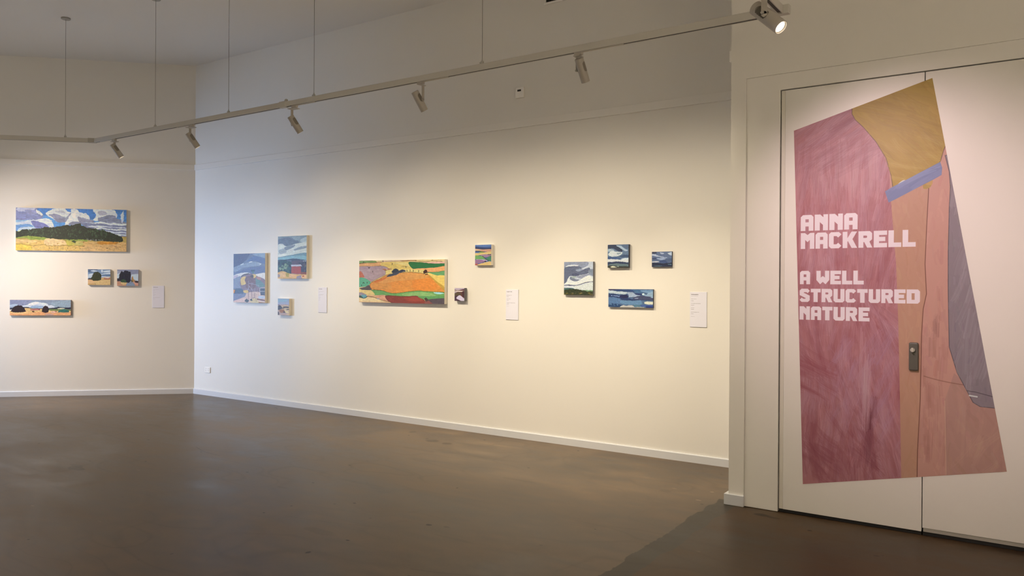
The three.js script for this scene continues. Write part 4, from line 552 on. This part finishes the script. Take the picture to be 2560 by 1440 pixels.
caption('white caption card on the left wall, right of the small tree paintings', -0.5415, 1.176, true, 201, [[34, 104, 0.5, 12], [90, 120, 0.18, 7], [112, 40, 0.16, 7], [152, 60, 0.18, 7], [176, 36, 0.16, 7], [208, 58, 0.18, 7], [232, 30, 0.16, 7], [274, 150, 0.22, 8], [300, 46, 0.14, 7], [326, 56, 0.12, 7]]);
caption('white caption card right of the red shed painting', 2.482, 1.172, false, 202, [[34, 100, 0.5, 12], [84, 150, 0.16, 7], [106, 40, 0.16, 7], [148, 140, 0.26, 8], [176, 50, 0.2, 7], [206, 60, 0.2, 7], [234, 44, 0.2, 7], [262, 40, 0.12, 7]]);
caption('white caption card right of the orange field painting', 5.212, 1.1665, false, 203, [[36, 112, 0.55, 12], [96, 106, 0.3, 8], [120, 46, 0.34, 8], [160, 88, 0.3, 8], [184, 40, 0.34, 8], [226, 176, 0.34, 8], [250, 46, 0.34, 8], [280, 50, 0.18, 7]]);
caption('white caption card by the pier, right of the blue cloud paintings', 7.1385, 1.1605, false, 204, [[36, 112, 0.6, 13], [60, 110, 0.2, 7], [102, 82, 0.32, 8], [128, 40, 0.3, 8], [168, 150, 0.34, 8], [192, 50, 0.32, 8], [230, 50, 0.3, 8], [254, 46, 0.34, 8], [296, 124, 0.34, 8], [320, 46, 0.3, 8], [360, 58, 0.22, 7]]);

// ---------------------------------------------------------------- the printed vinyl on the double door
const GLYPH = {                                              // chamfered block capitals, height 1: width, outline, hole
  A: [0.75, [0, 1, 0, 0.13, 0.13, 0, 0.62, 0, 0.75, 0.13, 0.75, 1, 0.47, 1, 0.47, 0.72, 0.28, 0.72, 0.28, 1], [0.28, 0.27, 0.47, 0.27, 0.47, 0.46, 0.28, 0.46]],
  N: [0.77, [0, 0, 0.32, 0, 0.5, 0.18, 0.5, 0, 0.77, 0, 0.77, 1, 0.48, 1, 0.48, 0.66, 0.3, 0.48, 0.3, 1, 0, 1]],
  M: [0.85, [0, 0, 0.26, 0, 0.425, 0.13, 0.59, 0, 0.85, 0, 0.85, 1, 0.57, 1, 0.57, 0.44, 0.425, 0.58, 0.28, 0.44, 0.28, 1, 0, 1]],
  C: [0.76, [0.13, 0, 0.6, 0, 0.76, 0.15, 0.56, 0.34, 0.46, 0.25, 0.29, 0.25, 0.29, 0.75, 0.46, 0.75, 0.56, 0.66, 0.76, 0.85, 0.6, 1, 0.13, 1, 0, 0.87, 0, 0.13]],
  K: [0.86, [0, 0, 0.28, 0, 0.28, 0.4, 0.52, 0, 0.85, 0, 0.58, 0.46, 0.86, 1, 0.53, 1, 0.31, 0.57, 0.28, 0.62, 0.28, 1, 0, 1]],
  R: [0.81, [0, 0, 0.66, 0, 0.79, 0.13, 0.79, 0.5, 0.64, 0.64, 0.81, 1, 0.5, 1, 0.34, 0.66, 0.29, 0.66, 0.29, 1, 0, 1], [0.29, 0.27, 0.46, 0.27, 0.5, 0.31, 0.5, 0.37, 0.46, 0.41, 0.29, 0.41]],
  E: [0.76, [0, 0, 0.76, 0, 0.76, 0.26, 0.31, 0.26, 0.31, 0.37, 0.66, 0.37, 0.66, 0.63, 0.31, 0.63, 0.31, 0.74, 0.76, 0.74, 0.76, 1, 0, 1]],
  L: [0.72, [0, 0, 0.31, 0, 0.31, 0.73, 0.72, 0.73, 0.72, 1, 0, 1]],
  W: [0.93, [0, 0, 0.31, 0, 0.31, 0.5, 0.465, 0.39, 0.62, 0.5, 0.62, 0, 0.93, 0, 0.93, 0.68, 0.66, 1, 0.465, 0.82, 0.27, 1, 0, 0.68]],
  S: [0.77, [0.14, 0, 0.61, 0, 0.77, 0.16, 0.61, 0.34, 0.52, 0.26, 0.34, 0.26, 0.31, 0.31, 0.77, 0.52, 0.77, 0.87, 0.63, 1, 0.14, 1, 0, 0.85, 0.16, 0.67, 0.27, 0.76, 0.43, 0.76, 0.46, 0.71, 0, 0.49, 0, 0.14]],
  T: [0.74, [0, 0, 0.74, 0, 0.74, 0.27, 0.53, 0.27, 0.53, 1, 0.21, 1, 0.21, 0.27, 0, 0.27]],
  U: [0.8, [0, 0, 0.31, 0, 0.31, 0.74, 0.5, 0.74, 0.5, 0, 0.8, 0, 0.8, 0.86, 0.66, 1, 0.14, 1, 0, 0.86]],
  D: [0.88, [0, 0, 0.74, 0, 0.88, 0.14, 0.88, 0.86, 0.74, 1, 0, 1], [0.33, 0.27, 0.53, 0.27, 0.53, 0.73, 0.33, 0.73]],
};
{
  const BX0 = 8.27, BX1 = 9.5, BY0 = 0.2, BY1 = 2.79, P = painter(972, 2048, [BX0, BY1, BX1, BY0], 301), { g, X, Y, R } = P, S = 972 / (BX1 - BX0);
  const streaks = (color, region, n, len, wid, dir, v, alpha, spread = 0.4) => {   // dragged brush marks, each a bundle of bristle lines
    const c = rgbOf(color); g.lineCap = 'round'; n = Math.ceil(n / 5);
    for (let i = 0; i < n; i++) {
      const x = region[0] + R() * (region[2] - region[0]), y = region[1] + R() * (region[3] - region[1]), a = dir(x, y) + (R() - 0.5) * spread, l = len * (0.6 + R()), m = 6 + Math.floor(R() * 9), bw = (0.012 + R() * 0.03) * S, k0 = (R() - 0.5) * v, bend = (R() - 0.5) * l * S * 0.25, nx = Math.sin(a), ny = Math.cos(a);
      const ux = X(x), uy = Y(y), dx = Math.cos(a) * l * S, dy = -Math.sin(a) * l * S;
      for (let j = 0; j < m; j++) {
        const o = (j / (m - 1) - 0.5) * bw + (R() - 0.5) * 2, k = k0 + (R() - 0.5) * v * 0.8, t0 = R() * 0.12, t1 = 0.8 + R() * 0.2;
        g.strokeStyle = `rgba(${c.map((q, z) => Math.round(q + k * (z ? 1 : 0.85))).join(',')},${alpha * (0.25 + 0.6 * R())})`; g.lineWidth = Math.max(1.2, (bw / m) * (0.5 + R() * 1.3));
        g.beginPath(); g.moveTo(ux + nx * o + dx * t0, uy + ny * o + dy * t0); g.quadraticCurveTo(ux + nx * o + dx * 0.5 + ny * bend, uy + ny * o + dy * 0.5 + nx * bend, ux + nx * o + dx * t1, uy + ny * o + dy * t1); g.stroke();
      }
    }
  };
  g.fillStyle = '#b5737b'; g.fillRect(0, 0, P.w, P.h);
  const pd = (x, y) => (y > 2.25 ? 0.65 : y > 1.3 ? 1.5 + 0.12 * Math.sin(x * 9) : y > 0.9 ? 1.95 + 0.4 * Math.sin(x * 6 + y * 3) : 1.65 + 0.22 * Math.sin(x * 7 + y * 5));
  for (const [c, v, al] of [['#a85d68', 40, 0.3], ['#c0808a', 40, 0.28], ['#9c5763', 30, 0.22], ['#b98596', 36, 0.22]]) { streaks(c, [BX0, BY0, 9.0, 2.7], 900, 0.22, 0.012, pd, v, al); streaks(c, [BX0, BY0, 9.0, 2.7], 2200, 0.16, 0.003, pd, v + 20, al); }
  streaks('#c4929a', [8.4, 1.95, 8.8, 2.25], 160, 0.25, 0.01, () => 1.55, 30, 0.3, 0.2); streaks('#b884a0', [8.5, 0.5, 8.9, 1.1], 320, 0.18, 0.008, (x) => 1.2 + x * 0, 26, 0.25, 0.6); streaks('#8f4654', [8.3, 0.2, 8.85, 0.55], 420, 0.2, 0.006, (x, y) => 2 + Math.sin(x * 20) * 0.5, 26, 0.3, 0.5); streaks('#9a4f5c', [8.3, 0.75, 8.6, 1.0], 160, 0.22, 0.004, () => 2.7, 30, 0.4, 0.3); streaks('#8f5060', [8.3, 2.2, 8.6, 2.6], 220, 0.2, 0.006, () => 0.5, 24, 0.25, 0.5); streaks('#7c3f4c', [8.72, 0.3, 8.78, 0.7], 60, 0.16, 0.006, () => 1.5, 20, 0.4, 0.2); streaks('#c99aa6', [8.7, 0.5, 8.74, 0.85], 30, 0.3, 0.005, () => 1.55, 20, 0.5, 0.1);
  P.dabs(['#8a3c48'], [8.3, 0.3, 8.9, 2.5], 60, 0.006, 0.008); 
  // peach ground right of the pink
  P.f('#c28d79', [8.86, 2.25, 8.872, 2.037, 8.901, 1.652, 8.917, 1.306, 8.929, 0.813, 8.942, 0.2, 9.2, 0.2, 9.2, 2.4, 8.86, 2.3], { smooth: false, v: 12, dir: 1.5, bw: 12, wob: 2 });
  P.f('#c99086', [9.08, 2.25, 9.078, 2.111, 9.069, 1.893, 9.061, 1.651, 9.07, 1.469, 9.053, 1.378, 9.045, 1.225, 9.041, 0.84, 9.028, 0.512, 9.025, 0.2, 9.6, 0.2, 9.6, 2.4, 9.15, 2.45], { smooth: false, v: 20, dir: 1.5, bw: 12, wob: 2 });
  P.f('#b98880', [9.186, 0.2, 9.172, 0.83, 9.22, 1.0, 9.33, 0.9, 9.6, 0.7, 9.6, 0.2], { smooth: false, v: 14, dir: 1.2, bw: 14 });
  streaks('#a86f6a', [9.05, 0.25, 9.18, 1.3], 160, 0.16, 0.006, () => 1.57, 30, 0.3, 0.15); streaks('#d8a795', [9.2, 0.3, 9.45, 0.8], 90, 0.2, 0.02, () => 1.2, 24, 0.16, 1); streaks('#96625e', [9.1, 1.0, 9.13, 1.25], 22, 0.12, 0.008, () => 1.57, 16, 0.4, 0.1);
  g.strokeStyle = 'rgba(120,72,64,0.45)'; g.lineWidth = 0.006 * S; g.beginPath(); g.moveTo(X(9.06), Y(0.97)); g.quadraticCurveTo(X(9.16), Y(0.94), X(9.3), Y(0.93)); g.stroke();
  g.strokeStyle = 'rgba(225,180,160,0.5)'; g.lineWidth = 0.004 * S; g.beginPath(); g.moveTo(X(9.172), Y(0.83)); g.lineTo(X(9.186), Y(0.2)); g.stroke();
  // mauve grey
  P.f('#8d7a84', [9.163, 2.3, 9.185, 2.2, 9.193, 2.11, 9.188, 1.981, 9.185, 1.723, 9.186, 1.5, 9.188, 1.31, 9.193, 1.152, 9.234, 1.004, 9.286, 0.899, 9.319, 0.833, 9.354, 0.811, 9.44, 0.808, 9.6, 0.81, 9.6, 2.4], { smooth: false, v: 18, dir: 1.5, bw: 9, wob: 2, line: 'rgba(70,58,70,0.75)', lw: 3 });
  g.save(); g.beginPath(); g.moveTo(X(9.19), Y(2.2)); for (const [x, y] of [[9.187, 1.3], [9.234, 1.004], [9.319, 0.833], [9.5, 0.81], [9.5, 2.2]]) g.lineTo(X(x), Y(y)); g.clip(); streaks('#a08a94', [9.18, 0.8, 9.5, 2.2], 500, 0.2, 0.004, (x, y) => 1.6 - 0.2 * y, 44, 0.4, 0.3); g.restore();
  P.l('#5b4b55', 0.004, [9.286, 0.899, 9.33, 0.895, 9.43, 0.872]); P.l('#d9d2d4', 0.008, [9.3, 0.872, 9.338, 0.868]);
  // mustard
  P.f('#ac8530', [8.64, 2.67, 8.64, 2.61, 8.66, 2.57, 8.712, 2.513, 8.782, 2.418, 8.84, 2.313, 8.87, 2.199, 8.882, 2.1, 8.98, 2.12, 9.1, 2.2, 9.14, 2.27, 9.154, 2.329, 9.2, 2.45, 9.2, 2.85, 8.64, 2.85], { smooth: false, v: 16, dir: 0.9, bw: 12, wob: 2, line: 'rgba(80,52,40,0.8)', lw: 3 });
  g.save(); g.beginPath(); for (const [x, y] of [[8.645, 2.63], [8.79, 2.42], [8.87, 2.2], [8.89, 2.13], [9.14, 2.27], [9.2, 2.8], [8.64, 2.8]]) g.lineTo(X(x), Y(y)); g.clip(); streaks('#9c7630', [8.6, 2.1, 9.2, 2.8], 420, 0.22, 0.006, (x, y) => -0.7 + x * 0 + (y - 2.4), 36, 0.3, 0.6); streaks('#b9944a', [8.7, 2.15, 9.15, 2.45], 200, 0.2, 0.008, () => -0.5, 26, 0.3, 0.7); g.restore();
  // painted crack, tag, violet bar
  g.strokeStyle = '#7d4b41'; g.lineWidth = 0.0045 * S; g.lineJoin = 'round'; g.beginPath(); [[9.08, 2.16], [9.078, 2.111], [9.069, 1.893], [9.061, 1.651], [9.07, 1.469], [9.053, 1.378], [9.045, 1.225], [9.041, 0.84], [9.028, 0.512], [9.025, 0.2]].forEach(([x, y], i) => (i ? g.lineTo(X(x), Y(y)) : g.moveTo(X(x), Y(y)))); g.stroke();
  P.f('#b58c4a', [9.048, 2.135, 9.1, 2.16, 9.087, 2.115, 9.055, 2.105]); P.f('#d8ccd0', [8.91, 2.15, 8.945, 2.168, 8.96, 2.15, 8.92, 2.135]);
  P.f('#757aa6', [8.835, 2.107, 8.87, 2.128, 9.139, 2.262, 9.148, 2.225, 9.146, 2.183, 9.1, 2.16, 9.0, 2.105, 8.9, 2.056, 8.856, 2.036], { smooth: false, v: 10, dir: -0.45, bw: 8, wob: 3 });
  g.save(); g.beginPath(); for (const [x, y] of [[8.835, 2.107], [9.139, 2.262], [9.146, 2.183], [8.856, 2.036]]) g.lineTo(X(x), Y(y)); g.clip(); streaks('#8d92ba', [8.83, 2.03, 9.15, 2.27], 90, 0.2, 0.003, () => 0.45, 34, 0.5, 0.1); g.restore();
  // the words
  const line = (text, x0, x1, top, bottom) => {
    const Hh = top - bottom, gap = 0.07, widths = [...text].map((c) => (c === ' ' ? 0.32 : GLYPH[c][0])), total = widths.reduce((a, b) => a + b, 0) + gap * (text.length - 1), k = (x1 - x0) / total;
    let x = x0; g.fillStyle = '#f2d8e1';
    [...text].forEach((c, i) => { if (c !== ' ') { g.beginPath(); for (const p of GLYPH[c].slice(1)) { for (let j = 0; j < p.length; j += 2) { const u = X(x + p[j] * k), v = Y(top - p[j + 1] * Hh); j ? g.lineTo(u, v) : g.moveTo(u, v); } g.closePath(); } g.fill('evenodd'); } x += (widths[i] + gap) * k; });
  };
  line('ANNA', 8.329, 8.6785, 1.9795, 1.875); line('MACKRELL', 8.33, 9.0095, 1.8615, 1.757); line('A WELL', 8.3265, 8.717, 1.613, 1.525); line('STRUCTURED', 8.3255, 9.035, 1.4955, 1.409); line('NATURE', 8.3255, 8.7525, 1.38, 1.292);
  const map = P.texture(gainFor(243, 223, 216), true);
  const out = [[8.281, 2.542], [9.093, 2.774], [9.489, 0.449], [8.354, 0.21]], geo = new THREE.ExtrudeGeometry(new THREE.Shape(out.reverse().map(([x, y]) => new THREE.Vector2(x, y))), { depth: 0.0009, bevelEnabled: false }), p = geo.attributes.position, uv = geo.attributes.uv;
  for (let i = 0; i < p.count; i++) uv.setXY(i, (p.getX(i) - BX0) / (BX1 - BX0), (p.getY(i) - BY0) / (BY1 - BY0));
  const d = mesh('door_graphic', geo.translate(0, 0, ZD + 0.0002), new THREE.MeshStandardMaterial({ map, roughness: 0.45 }));
  d.userData = { label: 'large slanted pink, mustard and mauve print with white exhibition title on the double door', category: 'sign' };
}

renderer.render(scene, camera);
